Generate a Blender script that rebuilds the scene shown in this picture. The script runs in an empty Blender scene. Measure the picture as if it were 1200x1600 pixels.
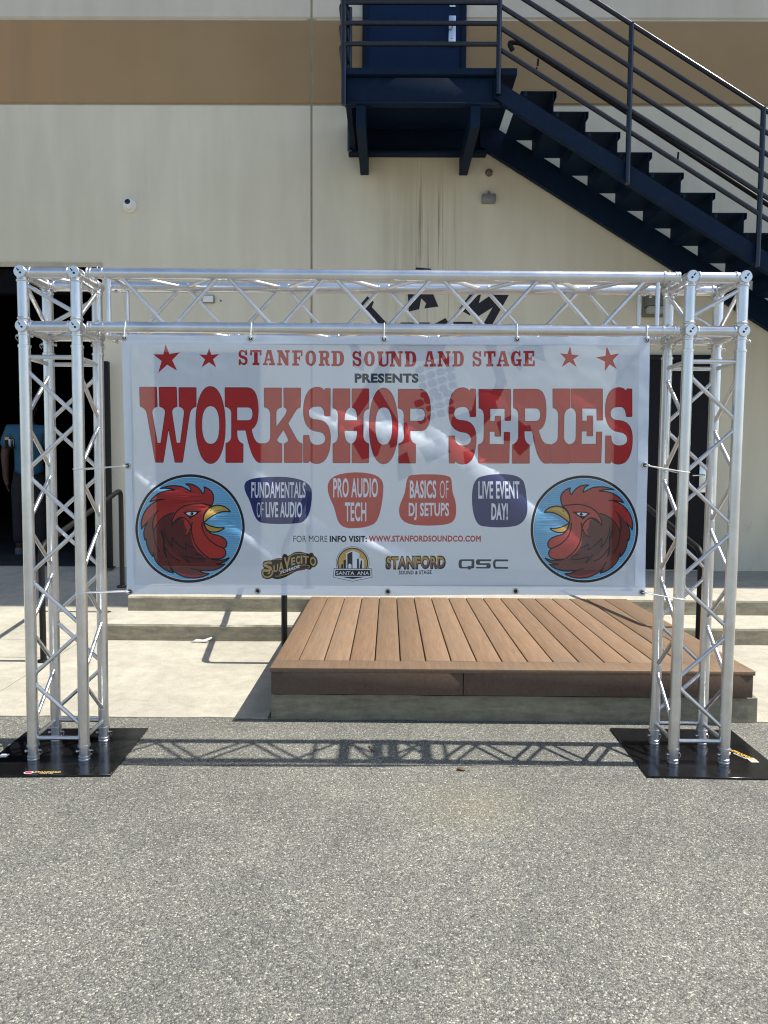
import bpy, bmesh, math, random
import numpy as np
from mathutils import Vector, Matrix, noise
from mathutils.geometry import delaunay_2d_cdt
R = math.radians
random.seed(7)
scene = bpy.context.scene
COL = scene.collection

# ---------------------------------------------------------------- camera, sky, sun, exposure
F_PX, PITCH, YAW, ROLL, CAM_H = 1129.7, .0642, .0064, .0063, 1.3994      # focal length in pixels of a 1200 x 1600 frame
FW = np.array([-math.sin(YAW)*math.cos(PITCH), math.cos(YAW)*math.cos(PITCH), -math.sin(PITCH)])
RT = np.array([math.cos(YAW), math.sin(YAW), 0.0])
UP = np.cross(RT, FW)
cam = bpy.data.cameras.new('camera')
cam.sensor_fit = 'VERTICAL'; cam.sensor_height = 36.0; cam.lens = F_PX/1600*36.0
cam.clip_start = .05; cam.clip_end = 3000
camo = bpy.data.objects.new('camera', cam); COL.objects.link(camo)
xr = math.cos(ROLL)*RT + math.sin(ROLL)*UP
yr = -math.sin(ROLL)*RT + math.cos(ROLL)*UP
camo.matrix_world = Matrix([[xr[i], yr[i], -FW[i], (0, 0, CAM_H)[i]] for i in range(3)] + [[0, 0, 0, 1]])
scene.camera = camo

SUN = Vector((.695, -.004, 1.0)).normalized()            # towards the sun: high on the right, along the wall
SUN_STRENGTH, SKY_STRENGTH, EXPOSURE = 4.9, .13, .52
world = bpy.data.worlds.new('World'); scene.world = world; world.use_nodes = True
wn = world.node_tree
sky = wn.nodes.new('ShaderNodeTexSky'); sky.sky_type = 'NISHITA'; sky.sun_disc = False
sky.sun_elevation = math.asin(SUN.z); sky.sun_rotation = math.atan2(SUN.x, SUN.y)
bg = wn.nodes['Background']; bg.inputs['Strength'].default_value = SKY_STRENGTH
wn.links.new(sky.outputs[0], bg.inputs[0])
sl = bpy.data.lights.new('sun', 'SUN'); sl.energy = SUN_STRENGTH; sl.angle = R(.53); sl.color = (1, .955, .88)
slo = bpy.data.objects.new('sun', sl); COL.objects.link(slo)
slo.rotation_euler = SUN.to_track_quat('Z', 'Y').to_euler(); slo.location = (8, 0, 12)
scene.view_settings.view_transform = 'Standard'; scene.view_settings.look = 'None'
scene.view_settings.gamma = 1; scene.view_settings.exposure = EXPOSURE
scene.cycles.filter_width = 1.15
scene.cycles.max_bounces = 10; scene.cycles.transparent_max_bounces = 16

# ---------------------------------------------------------------- helpers
def ray(u, v):
    u -= 600; v -= 800; c, s = math.cos(ROLL), math.sin(ROLL)
    x, y = c*u+s*v, -s*u+c*v
    return x/F_PX*RT - y/F_PX*UP + FW
def aty(u, v, Y):                     # where the sight line of a photo pixel meets the vertical plane y = Y
    d = ray(u, v); p = d*(Y/d[1]); return Vector((p[0], p[1], p[2]+CAM_H))
def atz(u, v, z):
    d = ray(u, v); p = d*((z-CAM_H)/d[2]); return Vector((p[0], p[1], z))

def tag(o, label=None, cat=None, group=None, kind=None):
    if label: o['label'] = label
    if cat: o['category'] = cat
    if group: o['group'] = group
    if kind: o['kind'] = kind
    return o
def empty(name, loc, label, cat, group=None, rz=0):
    o = bpy.data.objects.new(name, None); COL.objects.link(o); o.location = loc; o.rotation_euler.z = rz
    o.empty_display_size = .1
    return tag(o, label, cat, group)

class MB:
    def __init__(s): s.v = []; s.f = []; s.m = []; s.mats = []; s.cur = 0
    def mat(s, m):
        if m not in s.mats: s.mats.append(m)
        s.cur = s.mats.index(m); return s
    def add(s, vs, fs):
        b = len(s.v); s.v += [tuple(p) for p in vs]
        for f in fs: s.f.append([i+b for i in f]); s.m.append(s.cur)
        return s
    def box(s, a, b):
        (x0, y0, z0), (x1, y1, z1) = a, b
        return s.add([(x0,y0,z0),(x1,y0,z0),(x1,y1,z0),(x0,y1,z0),(x0,y0,z1),(x1,y0,z1),(x1,y1,z1),(x0,y1,z1)],
                     [(0,3,2,1),(4,5,6,7),(0,1,5,4),(1,2,6,5),(2,3,7,6),(3,0,4,7)])
    def bbox(s, a, b, w=.004):        # box with chamfered long edges (all edges)
        bm = bmesh.new(); (x0,y0,z0),(x1,y1,z1) = a, b
        vs = [bm.verts.new(p) for p in [(x0,y0,z0),(x1,y0,z0),(x1,y1,z0),(x0,y1,z0),(x0,y0,z1),(x1,y0,z1),(x1,y1,z1),(x0,y1,z1)]]
        for f in [(0,3,2,1),(4,5,6,7),(0,1,5,4),(1,2,6,5),(2,3,7,6),(3,0,4,7)]: bm.faces.new([vs[i] for i in f])
        bmesh.ops.bevel(bm, geom=bm.edges[:], offset=w, segments=2, affect='EDGES', profile=.5)
        return s.bm(bm)
    def bm(s, bm):
        bm.verts.index_update()
        s.add([v.co[:] for v in bm.verts], [[v.index for v in f.verts] for f in bm.faces]); bm.free(); return s
    def tube(s, p0, p1, r, n=16, r1=None, cap=True):
        p0, p1 = Vector(p0), Vector(p1); d = (p1-p0).normalized()
        a = d.orthogonal().normalized(); b = d.cross(a); r1 = r if r1 is None else r1
        vs = []
        for p, q in ((p0, r), (p1, r1)):
            for i in range(n):
                t = 2*math.pi*i/n; vs.append(p+a*q*math.cos(t)+b*q*math.sin(t))
        fs = [(i, (i+1)%n, n+(i+1)%n, n+i) for i in range(n)]
        if cap: fs += [tuple(range(n-1, -1, -1)), tuple(range(n, 2*n))]
        return s.add(vs, fs)
    def path(s, pts, r, n=12, bend=0, k=6, closed=False):   # tube along a polyline with rounded corners
        P = [Vector(p) for p in pts]; Q = []
        for i, p in enumerate(P):
            if 0 < i < len(P)-1 and bend:
                a = p+(P[i-1]-p).normalized()*bend; b = p+(P[i+1]-p).normalized()*bend
                for j in range(k+1):
                    t = j/k; Q.append(a*(1-t)**2+p*2*t*(1-t)+b*t*t)
            else: Q.append(p)
        m = len(Q); rings = []; up = None
        for i, q in enumerate(Q):
            if closed: d = (Q[(i+1)%m]-Q[i-1]).normalized()
            else: d = (Q[min(i+1, m-1)]-Q[max(i-1, 0)]).normalized()
            if up is None: up = d.orthogonal().normalized()
            up = (up-d*up.dot(d)).normalized(); b = d.cross(up)
            rings.append([q+up*r*math.cos(2*math.pi*j/n)+b*r*math.sin(2*math.pi*j/n) for j in range(n)])
        vs = [p for rg in rings for p in rg]; fs = []
        for i in range(m if closed else m-1):
            i2 = (i+1) % m
            for j in range(n): fs.append((i*n+j, i*n+(j+1)%n, i2*n+(j+1)%n, i2*n+j))
        if not closed: fs += [tuple(range(n-1, -1, -1)), tuple((m-1)*n+j for j in range(n))]
        return s.add(vs, fs)
    def lathe(s, o, axis, prof, n=20):                      # prof: (distance along axis, radius)
        o = Vector(o); d = Vector(axis).normalized(); a = d.orthogonal().normalized(); b = d.cross(a)
        vs = []
        for h, r in prof:
            for i in range(n):
                t = 2*math.pi*i/n; vs.append(o+d*h+(a*math.cos(t)+b*math.sin(t))*max(r, 1e-5))
        fs = [(k*n+i, k*n+(i+1)%n, (k+1)*n+(i+1)%n, (k+1)*n+i) for k in range(len(prof)-1) for i in range(n)]
        fs += [tuple(range(n-1, -1, -1)), tuple((len(prof)-1)*n+i for i in range(n))]
        return s.add(vs, fs)
    def prism(s, pts, y0, y1):                              # outline in x,z pushed from y0 to y1
        n = len(pts); vs = [(x, y0, z) for x, z in pts]+[(x, y1, z) for x, z in pts]
        return s.add(vs, [tuple(range(n)), tuple(range(2*n-1, n-1, -1))]+[(i, n+i, n+(i+1)%n, (i+1)%n) for i in range(n)])
    def build(s, name, m=None, parent=None, smooth=True, ang=38):
        me = bpy.data.meshes.new(name); me.from_pydata(s.v, [], s.f)
        for mm in (s.mats or [m]): me.materials.append(mm)
        if s.mats: me.polygons.foreach_set('material_index', s.m)
        bm = bmesh.new(); bm.from_mesh(me); bmesh.ops.recalc_face_normals(bm, faces=bm.faces); bm.to_mesh(me); bm.free()
        if smooth:
            me.polygons.foreach_set('use_smooth', [True]*len(me.polygons)); me.set_sharp_from_angle(angle=R(ang))
        me.update()
        o = bpy.data.objects.new(name, me); COL.objects.link(o)
        if parent: o.parent = parent
        return o

# ---------------------------------------------------------------- materials
def nt(name):
    m = bpy.data.materials.new(name); m.use_nodes = True; t = m.node_tree
    return m, t, t.nodes['Principled BSDF'], t.nodes['Material Output']
def N(t, typ, **kw):
    n = t.nodes.new(typ)
    for k, v in kw.items():
        if k.startswith('i_'): n.inputs[k[2:].replace('_', ' ')].default_value = v
        elif k.startswith('n_'): n.inputs[int(k[2:])].default_value = v
        else: setattr(n, k, v)
    return n
def ramp(t, fac, stops, interp='LINEAR'):
    r = N(t, 'ShaderNodeValToRGB'); r.color_ramp.interpolation = interp
    e = r.color_ramp.elements
    while len(e) < len(stops): e.new(.5)
    for q, (p, c) in zip(e, stops): q.position = p; q.color = (*c, 1) if len(c) == 3 else c
    t.links.new(fac, r.inputs[0]); return r.outputs[0]
def coords(t, scale=(1, 1, 1), obj=True):
    g = N(t, 'ShaderNodeTexCoord'); mp = N(t, 'ShaderNodeMapping'); mp.inputs['Scale'].default_value = scale
    t.links.new(g.outputs['Object'], mp.inputs[0]); return mp.outputs[0]
def noi(t, vec, scale, detail=4, rough=.55, dist=0):
    n = N(t, 'ShaderNodeTexNoise', i_Scale=scale, i_Detail=detail, i_Roughness=rough, i_Distortion=dist)
    t.links.new(vec, n.inputs['Vector']); return n.outputs['Fac']
def mixc(t, fac, a, b, mode='MIX'):
    m = N(t, 'ShaderNodeMix', data_type='RGBA', blend_type=mode)
    for s, x in ((m.inputs[0], fac), (m.inputs[6], a), (m.inputs[7], b)):
        if isinstance(x, bpy.types.NodeSocket): t.links.new(x, s)
        elif isinstance(x, (int, float)): s.default_value = x
        else: s.default_value = (*x, 1)
    return m.outputs[2]
def mth(t, op, a, b=None, c=None, clamp=False):
    m = N(t, 'ShaderNodeMath', operation=op, use_clamp=clamp)
    for i, x in enumerate((a, b, c)):
        if x is None: continue
        if isinstance(x, bpy.types.NodeSocket): t.links.new(x, m.inputs[i])
        else: m.inputs[i].default_value = x
    return m.outputs[0]
def bump(t, p, h, strength=.3, dist=.01):
    b = N(t, 'ShaderNodeBump', i_Strength=strength, i_Distance=dist)
    t.links.new(h, b.inputs['Height']); t.links.new(b.outputs[0], p.inputs['Normal']); return b
def simple(name, col, rough=.5, metal=0, var=.12, scale=8, bmp=.0, bscale=60, spec=None, coat=0):
    m, t, p, o = nt(name); v = coords(t)
    n = noi(t, v, scale, 5)
    a = tuple(c*(1-var) for c in col); b = tuple(min(1, c*(1+var)) for c in col)
    t.links.new(ramp(t, n, [(.3, a), (.7, b)]), p.inputs['Base Color'])
    p.inputs['Metallic'].default_value = metal
    rr = noi(t, v, scale*2.3, 4)
    t.links.new(mth(t, 'MULTIPLY_ADD', rr, .3*rough, .85*rough), p.inputs['Roughness'])
    if spec is not None: p.inputs['Specular IOR Level'].default_value = spec
    if coat: p.inputs['Coat Weight'].default_value = coat
    if bmp: bump(t, p, noi(t, v, bscale, 4), bmp, .004)
    return m

def asphalt_mat():
    m, t, p, o = nt('aged_asphalt'); v = coords(t)
    def vor(scale, feat='F1', rnd=1):
        n = N(t, 'ShaderNodeTexVoronoi', feature=feat, i_Scale=scale, i_Randomness=rnd); t.links.new(v, n.inputs['Vector']); return n
    w = noi(t, v, 60, 2)
    va = vor(185); vb = vor(380)
    sep = N(t, 'ShaderNodeSeparateColor'); t.links.new(va.outputs['Color'], sep.inputs[0])
    sep2 = N(t, 'ShaderNodeSeparateColor'); t.links.new(vb.outputs['Color'], sep2.inputs[0])
    stone = ramp(t, sep.outputs[0], [(0, (.095, .095, .088)), (.32, (.185, .184, .172)), (.6, (.265, .262, .238)), (.84, (.36, .354, .312)), (1, (.62, .61, .53))])
    fine = ramp(t, sep2.outputs[1], [(0, (.09, .09, .084)), (.5, (.20, .198, .184)), (.85, (.30, .296, .265)), (1, (.50, .49, .42))])
    c = mixc(t, mth(t, 'GREATER_THAN', sep.outputs[2], .42), fine, stone)
    dark = ramp(t, va.outputs['Distance'], [(.0, (1, 1, 1)), (.55, (.95, .95, .95)), (.85, (.55, .55, .55))])
    c = mixc(t, .8, c, dark, 'MULTIPLY')
    big = noi(t, v, .55, 5, .6); mid = noi(t, v, 3.1, 5, .65)
    tone = ramp(t, big, [(.3, (.70, .70, .675)), (.7, (1.03, 1.02, .965))])
    c = mixc(t, 1, c, tone, 'MULTIPLY')
    c = mixc(t, 1, c, ramp(t, mid, [(.3, (.86, .86, .87)), (.7, (1.1, 1.1, 1.08))]), 'MULTIPLY')
    # dusty rust-coloured stain
    g = N(t, 'ShaderNodeVectorMath', operation='DISTANCE'); t.links.new(v, g.inputs[0]); g.inputs[1].default_value = (.36, 2.9, 0)
    st = mth(t, 'MULTIPLY', ramp(t, mth(t, 'ADD', g.outputs['Value'], mth(t, 'MULTIPLY', mid, .25)), [(.12, (1, 1, 1)), (.42, (0, 0, 0))]), .2)
    c = mixc(t, st, c, (.33, .27, .14))
    wv = N(t, 'ShaderNodeVectorMath', operation='ADD'); nn = N(t, 'ShaderNodeTexNoise', i_Scale=2.2, i_Detail=5); t.links.new(v, nn.inputs['Vector'])
    ns = N(t, 'ShaderNodeVectorMath', operation='SCALE'); ns.inputs['Scale'].default_value = .35; t.links.new(nn.outputs['Color'], ns.inputs[0]); t.links.new(v, wv.inputs[0]); t.links.new(ns.outputs[0], wv.inputs[1])
    cr = N(t, 'ShaderNodeTexVoronoi', feature='DISTANCE_TO_EDGE', i_Scale=.62); t.links.new(wv.outputs[0], cr.inputs['Vector'])
    ck = mth(t, 'MULTIPLY', ramp(t, cr.outputs['Distance'], [(0, (1, 1, 1)), (.006, (0, 0, 0))]), ramp(t, noi(t, v, .8, 3), [(.5, (0, 0, 0)), (.62, (.55, .55, .55))]))
    c = mixc(t, ck, c, (.07, .07, .065))
    oil = ramp(t, noi(t, v, 1.7, 6, .7), [(.62, (0, 0, 0)), (.76, (.35, .35, .35))]); c = mixc(t, oil, c, (.10, .10, .095))
    # pale grit where the asphalt meets the walkway
    sx = N(t, 'ShaderNodeSeparateXYZ'); t.links.new(v, sx.inputs[0])
    edge = mth(t, 'MULTIPLY', ramp(t, mth(t, 'ADD', sx.outputs[1], mth(t, 'MULTIPLY', mid, .2)), [(0, (0, 0, 0)), (1, (1, 1, 1))]), 0)
    t.links.new(c, p.inputs['Base Color'])
    p.inputs['Roughness'].default_value = .88; p.inputs['Specular IOR Level'].default_value = .35
    h = mth(t, 'ADD', mth(t, 'MULTIPLY', va.outputs['Distance'], -1.0), mth(t, 'MULTIPLY', sep.outputs[1], .5))
    h = mth(t, 'ADD', h, mth(t, 'MULTIPLY', vb.outputs['Distance'], -.5))
    bump(t, p, h, .65, .004)
    return m

def concrete_mat(name, col=(.50, .47, .39), stain=.25, speck=True):
    m, t, p, o = nt(name); v = coords(t)
    a = noi(t, v, 1.3, 6, .6); b = noi(t, v, 9, 6, .65); c = noi(t, v, 140, 3)
    base = ramp(t, a, [(.25, tuple(x*(1-stain) for x in col)), (.75, tuple(min(1, x*(1+.6*stain)) for x in col))])
    base = mixc(t, 1, base, ramp(t, b, [(.3, (.82, .82, .81)), (.7, (1.09, 1.09, 1.08))]), 'MULTIPLY')
    base = mixc(t, 1, base, ramp(t, noi(t, coords(t, (1, 2.2, 1)), 27, 6, .75), [(.32, (.86, .86, .85)), (.45, (1, 1, 1)), (.75, (1.04, 1.04, 1.03))]), 'MULTIPLY')
    base = mixc(t, 1, base, ramp(t, c, [(.3, (.9, .9, .9)), (.7, (1.07, 1.07, 1.07))]), 'MULTIPLY')
    if speck:
        vn = N(t, 'ShaderNodeTexVoronoi', i_Scale=2.6); t.links.new(v, vn.inputs['Vector'])
        sp = ramp(t, mth(t, 'ADD', vn.outputs['Distance'], mth(t, 'MULTIPLY', b, .06)), [(.045, (.5, .48, .44)), (.075, (1, 1, 1))])
        base = mixc(t, 1, base, sp, 'MULTIPLY')
    t.links.new(base, p.inputs['Base Color']); p.inputs['Roughness'].default_value = .85
    p.inputs['Specular IOR Level'].default_value = .3
    bump(t, p, mth(t, 'ADD', c, mth(t, 'MULTIPLY', b, 1.2)), .5, .005)
    return m

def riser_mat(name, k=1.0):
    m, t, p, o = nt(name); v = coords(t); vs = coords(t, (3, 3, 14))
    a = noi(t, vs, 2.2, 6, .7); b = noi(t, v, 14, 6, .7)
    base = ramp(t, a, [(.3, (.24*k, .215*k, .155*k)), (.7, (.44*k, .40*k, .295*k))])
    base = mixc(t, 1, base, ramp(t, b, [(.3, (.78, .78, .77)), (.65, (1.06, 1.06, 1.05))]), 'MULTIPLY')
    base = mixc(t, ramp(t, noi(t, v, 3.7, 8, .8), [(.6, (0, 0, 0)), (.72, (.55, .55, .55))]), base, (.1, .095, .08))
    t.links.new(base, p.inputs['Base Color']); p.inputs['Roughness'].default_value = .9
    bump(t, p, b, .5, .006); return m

def wall_mat(name, col, stains=True, warm=(1, 1, 1)):
    m, t, p, o = nt(name); v = coords(t)
    n1 = noi(t, v, .45, 4); n2 = noi(t, coords(t, (1.2, 1, .18)), 2.2, 5, .6); n3 = noi(t, v, 55, 4)
    c = ramp(t, n1, [(.3, tuple(x*.93 for x in col)), (.7, tuple(min(1, x*1.05) for x in col))])
    c = mixc(t, 1, c, ramp(t, n2, [(.3, (.95, .945, .93)), (.7, (1.03, 1.03, 1.03))]), 'MULTIPLY')
    c = mixc(t, 1, c, ramp(t, noi(t, coords(t, (3.2, 1, .55)), 1.3, 3), [(.4, (.965, .965, .96)), (.6, (1.02, 1.02, 1.02))]), 'MULTIPLY')
    pv = N(t, 'ShaderNodeTexVoronoi', i_Scale=1.15); t.links.new(v, pv.inputs['Vector'])
    c = mixc(t, 1, c, ramp(t, pv.outputs['Distance'], [(.016, (.42, .4, .36)), (.026, (1, 1, 1))]), 'MULTIPLY')
    if stains:
        sx = N(t, 'ShaderNodeSeparateXYZ'); t.links.new(v, sx.inputs[0]); X, Z = sx.outputs[0], sx.outputs[2]
        def win(val, a, b, s):
            lo = mth(t, 'SMOOTHSTEP' if False else 'MULTIPLY_ADD', val, 1/s, -a/s, True)
            hi = mth(t, 'MULTIPLY_ADD', val, -1/s, b/s, True)
            return mth(t, 'MULTIPLY', lo, hi)
        streak = noi(t, coords(t, (5.5, 1, .16)), 1.6, 9, .72, .25)
        streak2 = noi(t, coords(t, (21, 1, .30)), 1.3, 8, .72, .3)
        # water stains washed down the wall under the landing
        w = mth(t, 'MULTIPLY', win(X, -.22, .92, .4), win(Z, 2.4, 4.75, 1.6))
        w = mth(t, 'MULTIPLY', w, ramp(t, streak, [(.38, (0, 0, 0)), (.62, (1, 1, 1))]))
        c = mixc(t, mth(t, 'MULTIPLY', w, .72), c, (.27, .20, .115))
        w = mth(t, 'MULTIPLY', win(X, -.1, .78, .3), win(Z, 2.5, 4.72, .7))
        w = mth(t, 'MULTIPLY', w, ramp(t, streak2, [(.56, (0, 0, 0)), (.63, (1, 1, 1))]))
        c = mixc(t, mth(t, 'MULTIPLY', w, .7), c, (.19, .14, .085))
        # scuffs low on the wall
        s = mth(t, 'MULTIPLY', win(Z, -.5, 1.7, .8), ramp(t, noi(t, v, 2.9, 8, .75), [(.6, (0, 0, 0)), (.75, (1, 1, 1))]))
        c = mixc(t, mth(t, 'MULTIPLY', s, .35), c, (.2, .18, .15))
    t.links.new(c, p.inputs['Base Color']); p.inputs['Roughness'].default_value = .75; p.inputs['Specular IOR Level'].default_value = .3
    bump(t, p, mth(t, 'ADD', n3, mth(t, 'MULTIPLY', noi(t, v, 4, 3), .6)), .12, .006)
    return m

def band_mat():
    m, t, p, o = nt('brown_band_paint'); v = coords(t); st = noi(t, coords(t, (2.4, 1, .12)), 1.7, 5, .6); b = noi(t, v, 1.1, 4)
    sx = N(t, 'ShaderNodeSeparateXYZ'); t.links.new(v, sx.inputs[0])
    left = mth(t, 'MULTIPLY_ADD', sx.outputs[0], -.55, -1.0, True)
    c = ramp(t, b, [(.3, (.345, .228, .116)), (.7, (.39, .262, .135))])
    c = mixc(t, mth(t, 'MULTIPLY', left, ramp(t, st, [(.35, (.0, .0, .0)), (.65, (.8, .8, .8))])), c, (.45, .265, .13))
    t.links.new(c, p.inputs['Base Color']); p.inputs['Roughness'].default_value = .75; p.inputs['Specular IOR Level'].default_value = .3
    bump(t, p, noi(t, v, 55, 4), .12, .006); return m

def alu_mat():
    m, t, p, o = nt('brushed_aluminium'); v = coords(t)
    n = noi(t, v, 7, 6, .65); f = noi(t, coords(t, (160, 160, 6)), 1, 3)
    t.links.new(ramp(t, n, [(.3, (.64, .645, .655)), (.7, (.82, .825, .835))]), p.inputs['Base Color'])
    p.inputs['Metallic'].default_value = 1
    t.links.new(mth(t, 'ADD', mth(t, 'MULTIPLY_ADD', n, .20, .17), mth(t, 'MULTIPLY', f, .1)), p.inputs['Roughness'])
    bump(t, p, noi(t, v, 35, 5, .7), .06, .002); return m

def wood_mat(name, col, vary=True):
    m, t, p, o = nt(name); v = coords(t)
    g = noi(t, coords(t, (38, 2.2, 38)), 1.6, 6, .65, .4); f = noi(t, coords(t, (190, 7, 190)), 1.3, 3); b = noi(t, v, 3.3, 5, .65)
    c = ramp(t, g, [(.3, tuple(x*.80 for x in col)), (.7, tuple(x*1.16 for x in col))])
    c = mixc(t, 1, c, ramp(t, f, [(.3, (.90, .90, .90)), (.7, (1.07, 1.07, 1.07))]), 'MULTIPLY')
    c = mixc(t, ramp(t, b, [(.45, (0, 0, 0)), (.75, (.6, .6, .6))]), c, tuple(x*.66+.05 for x in col))
    if vary:
        at = N(t, 'ShaderNodeAttribute', attribute_name='tone'); c = mixc(t, 1, c, at.outputs['Color'], 'MULTIPLY')
    t.links.new(c, p.inputs['Base Color']); p.inputs['Roughness'].default_value = .62; p.inputs['Specular IOR Level'].default_value = .35
    bump(t, p, mth(t, 'ADD', g, f), .3, .0016); return m

def paint_mat(name, col, rough=.35, dust=.0, spec=.5):
    m, t, p, o = nt(name); p.inputs['Specular IOR Level'].default_value = spec; v = coords(t); n = noi(t, v, 6, 5, .6)
    c = ramp(t, n, [(.3, tuple(x*.85 for x in col)), (.7, tuple(x*1.15 for x in col))])
    if dust: c = mixc(t, ramp(t, noi(t, v, 11, 7, .75), [(.55, (0, 0, 0)), (.8, (dust, dust, dust))]), c, (.25, .23, .2))
    t.links.new(c, p.inputs['Base Color'])
    t.links.new(mth(t, 'MULTIPLY_ADD', n, .25, rough-.1), p.inputs['Roughness'])
    bump(t, p, noi(t, v, 45, 4), .05, .002); return m

def vinyl_mat(name, col, see=.2, trans=.25, rough=.45):
    m, t, p, o = nt(name); v = coords(t)
    p.inputs['Roughness'].default_value = rough; p.inputs['Specular IOR Level'].default_value = .35
    n = noi(t, v, 3, 4); wv = noi(t, coords(t, (420, 1, 420)), 1, 1)
    c = mixc(t, 1, ramp(t, n, [(.3, tuple(x*.97 for x in col)), (.7, tuple(min(1, x*1.02) for x in col))]), (1, 1, 1), 'MULTIPLY')
    t.links.new(c, p.inputs['Base Color'])
    bump(t, p, mth(t, 'ADD', wv, mth(t, 'MULTIPLY', noi(t, v, 26, 4), .8)), .10, .002)
    tl = N(t, 'ShaderNodeBsdfTranslucent'); t.links.new(c, tl.inputs['Color'])
    mx = N(t, 'ShaderNodeMixShader'); mx.inputs[0].default_value = trans
    t.links.new(p.outputs[0], mx.inputs[1]); t.links.new(tl.outputs[0], mx.inputs[2])
    tr = N(t, 'ShaderNodeBsdfTransparent')
    m2 = N(t, 'ShaderNodeMixShader'); m2.inputs[0].default_value = see
    t.links.new(mx.outputs[0], m2.inputs[1]); t.links.new(tr.outputs[0], m2.inputs[2])
    t.links.new(m2.outputs[0], o.inputs['Surface']); return m

M = dict(
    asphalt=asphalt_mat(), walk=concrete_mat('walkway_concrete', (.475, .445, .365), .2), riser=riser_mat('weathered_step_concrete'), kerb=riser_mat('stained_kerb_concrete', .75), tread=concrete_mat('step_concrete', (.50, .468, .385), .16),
    wall=wall_mat('cream_wall_paint', (.72, .66, .515)), band=band_mat(), upper=wall_mat('pale_upper_paint', (.70, .63, .52), False), seam=simple('joint_sealant', (.40, .34, .25), .8),
    alu=alu_mat(), steel=simple('zinc_pins', (.62, .62, .6), .3, 1), plate=paint_mat('gloss_black_plate', (.007, .007, .008), .14, .05),
    navy=paint_mat('navy_steel_paint', (.004, .0145, .038), .6, .05, .15), navyrail=paint_mat('navy_rail_paint', (.003, .008, .021), .2, 0, .6), navydoor=paint_mat('navy_door_paint', (.005, .02, .062), .6, 0, .16), black=paint_mat('black_steel_paint', (.007, .007, .008), .5, .08, .3),
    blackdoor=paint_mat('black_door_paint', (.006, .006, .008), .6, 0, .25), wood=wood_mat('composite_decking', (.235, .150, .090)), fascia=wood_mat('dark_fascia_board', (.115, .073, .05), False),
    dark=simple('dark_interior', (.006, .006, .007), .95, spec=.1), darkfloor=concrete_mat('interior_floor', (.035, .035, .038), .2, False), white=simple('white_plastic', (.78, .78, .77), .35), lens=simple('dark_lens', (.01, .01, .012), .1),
    grey=simple('grey_metal_box', (.24, .24, .235), .5, .3), bronze=simple('bronze_lamp_body', (.17, .16, .14), .5, .3), glass=simple('frosted_lamp_glass', (.35, .34, .31), .25), emblem=simple('dark_wall_paint', (.012, .013, .018), .7),
    tie=simple('nylon_tie', (.82, .82, .80), .35), brass=simple('zinc_grommet', (.5, .5, .48), .3, 1), beige=simple('door_head_trim', (.48, .42, .30), .7), chrome=simple('satin_chrome', (.72, .72, .72), .25, 1),
    skin=simple('skin', (.07, .036, .024), .6), shirt=simple('light_blue_cotton', (.028, .10, .17), .9, bmp=.3, bscale=90), trousers=simple('black_cotton', (.012, .012, .014), .9), hair=simple('dark_hair', (.012, .010, .009), .6), shoe=simple('white_shoe', (.09, .09, .09), .7),
    redink=simple('sticker_red', (.5, .04, .05), .4), yelink=simple('sticker_yellow', (.6, .38, .06), .4), paper=simple('paper', (.75, .73, .68), .8), leaf=simple('dry_leaf', (.16, .10, .05), .8))

# ---------------------------------------------------------------- ground and walkway
WALL_Y = 7.70; LAND_Z = .297; KERB_Y = 3.905; STEP1_Y, STEP2_Y = 5.50, 5.985; TREAD_Z = .170; STEP_L = -2.18
b = MB(); b.add([(-150, -150, 0), (150, -150, 0), (150, 150, 0), (-150, 150, 0)], [(0, 1, 2, 3)])
tag(b.build('asphalt', M['asphalt'], smooth=False), kind='structure')

def rough_slab(mb, x0, x1, y0, y1, z0, z1, ragged=True, zb=-.12):
    n = max(2, int((x1-x0)/.05)); top = []; bot = []
    for i in range(n+1):
        x = x0+(x1-x0)*i/n; e = (noise.noise((x*5, 1.3, 0))*.012+noise.noise((x*23, 4, 0))*.007) if ragged else 0
        top.append((x, y0+e, z0)); bot.append((x, y0+e-.004, zb))
    vs = top+bot+[(x1, y1, z1), (x0, y1, z1), (x1, y1, zb), (x0, y1, zb)]; k = n+1
    B1, B0, C1, C0 = 2*k, 2*k+1, 2*k+2, 2*k+3
    fs = [tuple(range(k))+(B1, B0)]+[(i, k+i, k+i+1, i+1) for i in range(n)]
    fs += [(n, k+n, C1, B1), (0, B0, C0, k), (B1, C1, C0, B0)]
    mb.add(vs, fs)
walk = MB()
JY = 5.02
for x0, x1 in ((-14, -6.2), (-6.19, -4.45), (-4.44, -2.36), (-2.35, -.66), (2.02, 4.3), (4.31, 7), (7.01, 15)):
    if x1 < -2.3:
        rough_slab(walk, x0, x1, KERB_Y, JY-.005, .006, .030)
        rough_slab(walk, x0, x1, JY+.005, 5.495, .0302, .040, False)
    else: rough_slab(walk, x0, x1, KERB_Y, 5.60 if x0 >= STEP_L-.25 else 5.495, .006, .040)
rough_slab(walk, -.655, 2.015, 4.06, 5.60, .008, .040, False)
rough_slab(walk, -14, -2.19, 5.50, 6.55, .040, .070, False)
rough_slab(walk, -14, -2.19, 6.552, 7.72, .0702, LAND_Z, False)
tag(walk.build('sidewalk', M['walk'], smooth=False), kind='structure')

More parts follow.
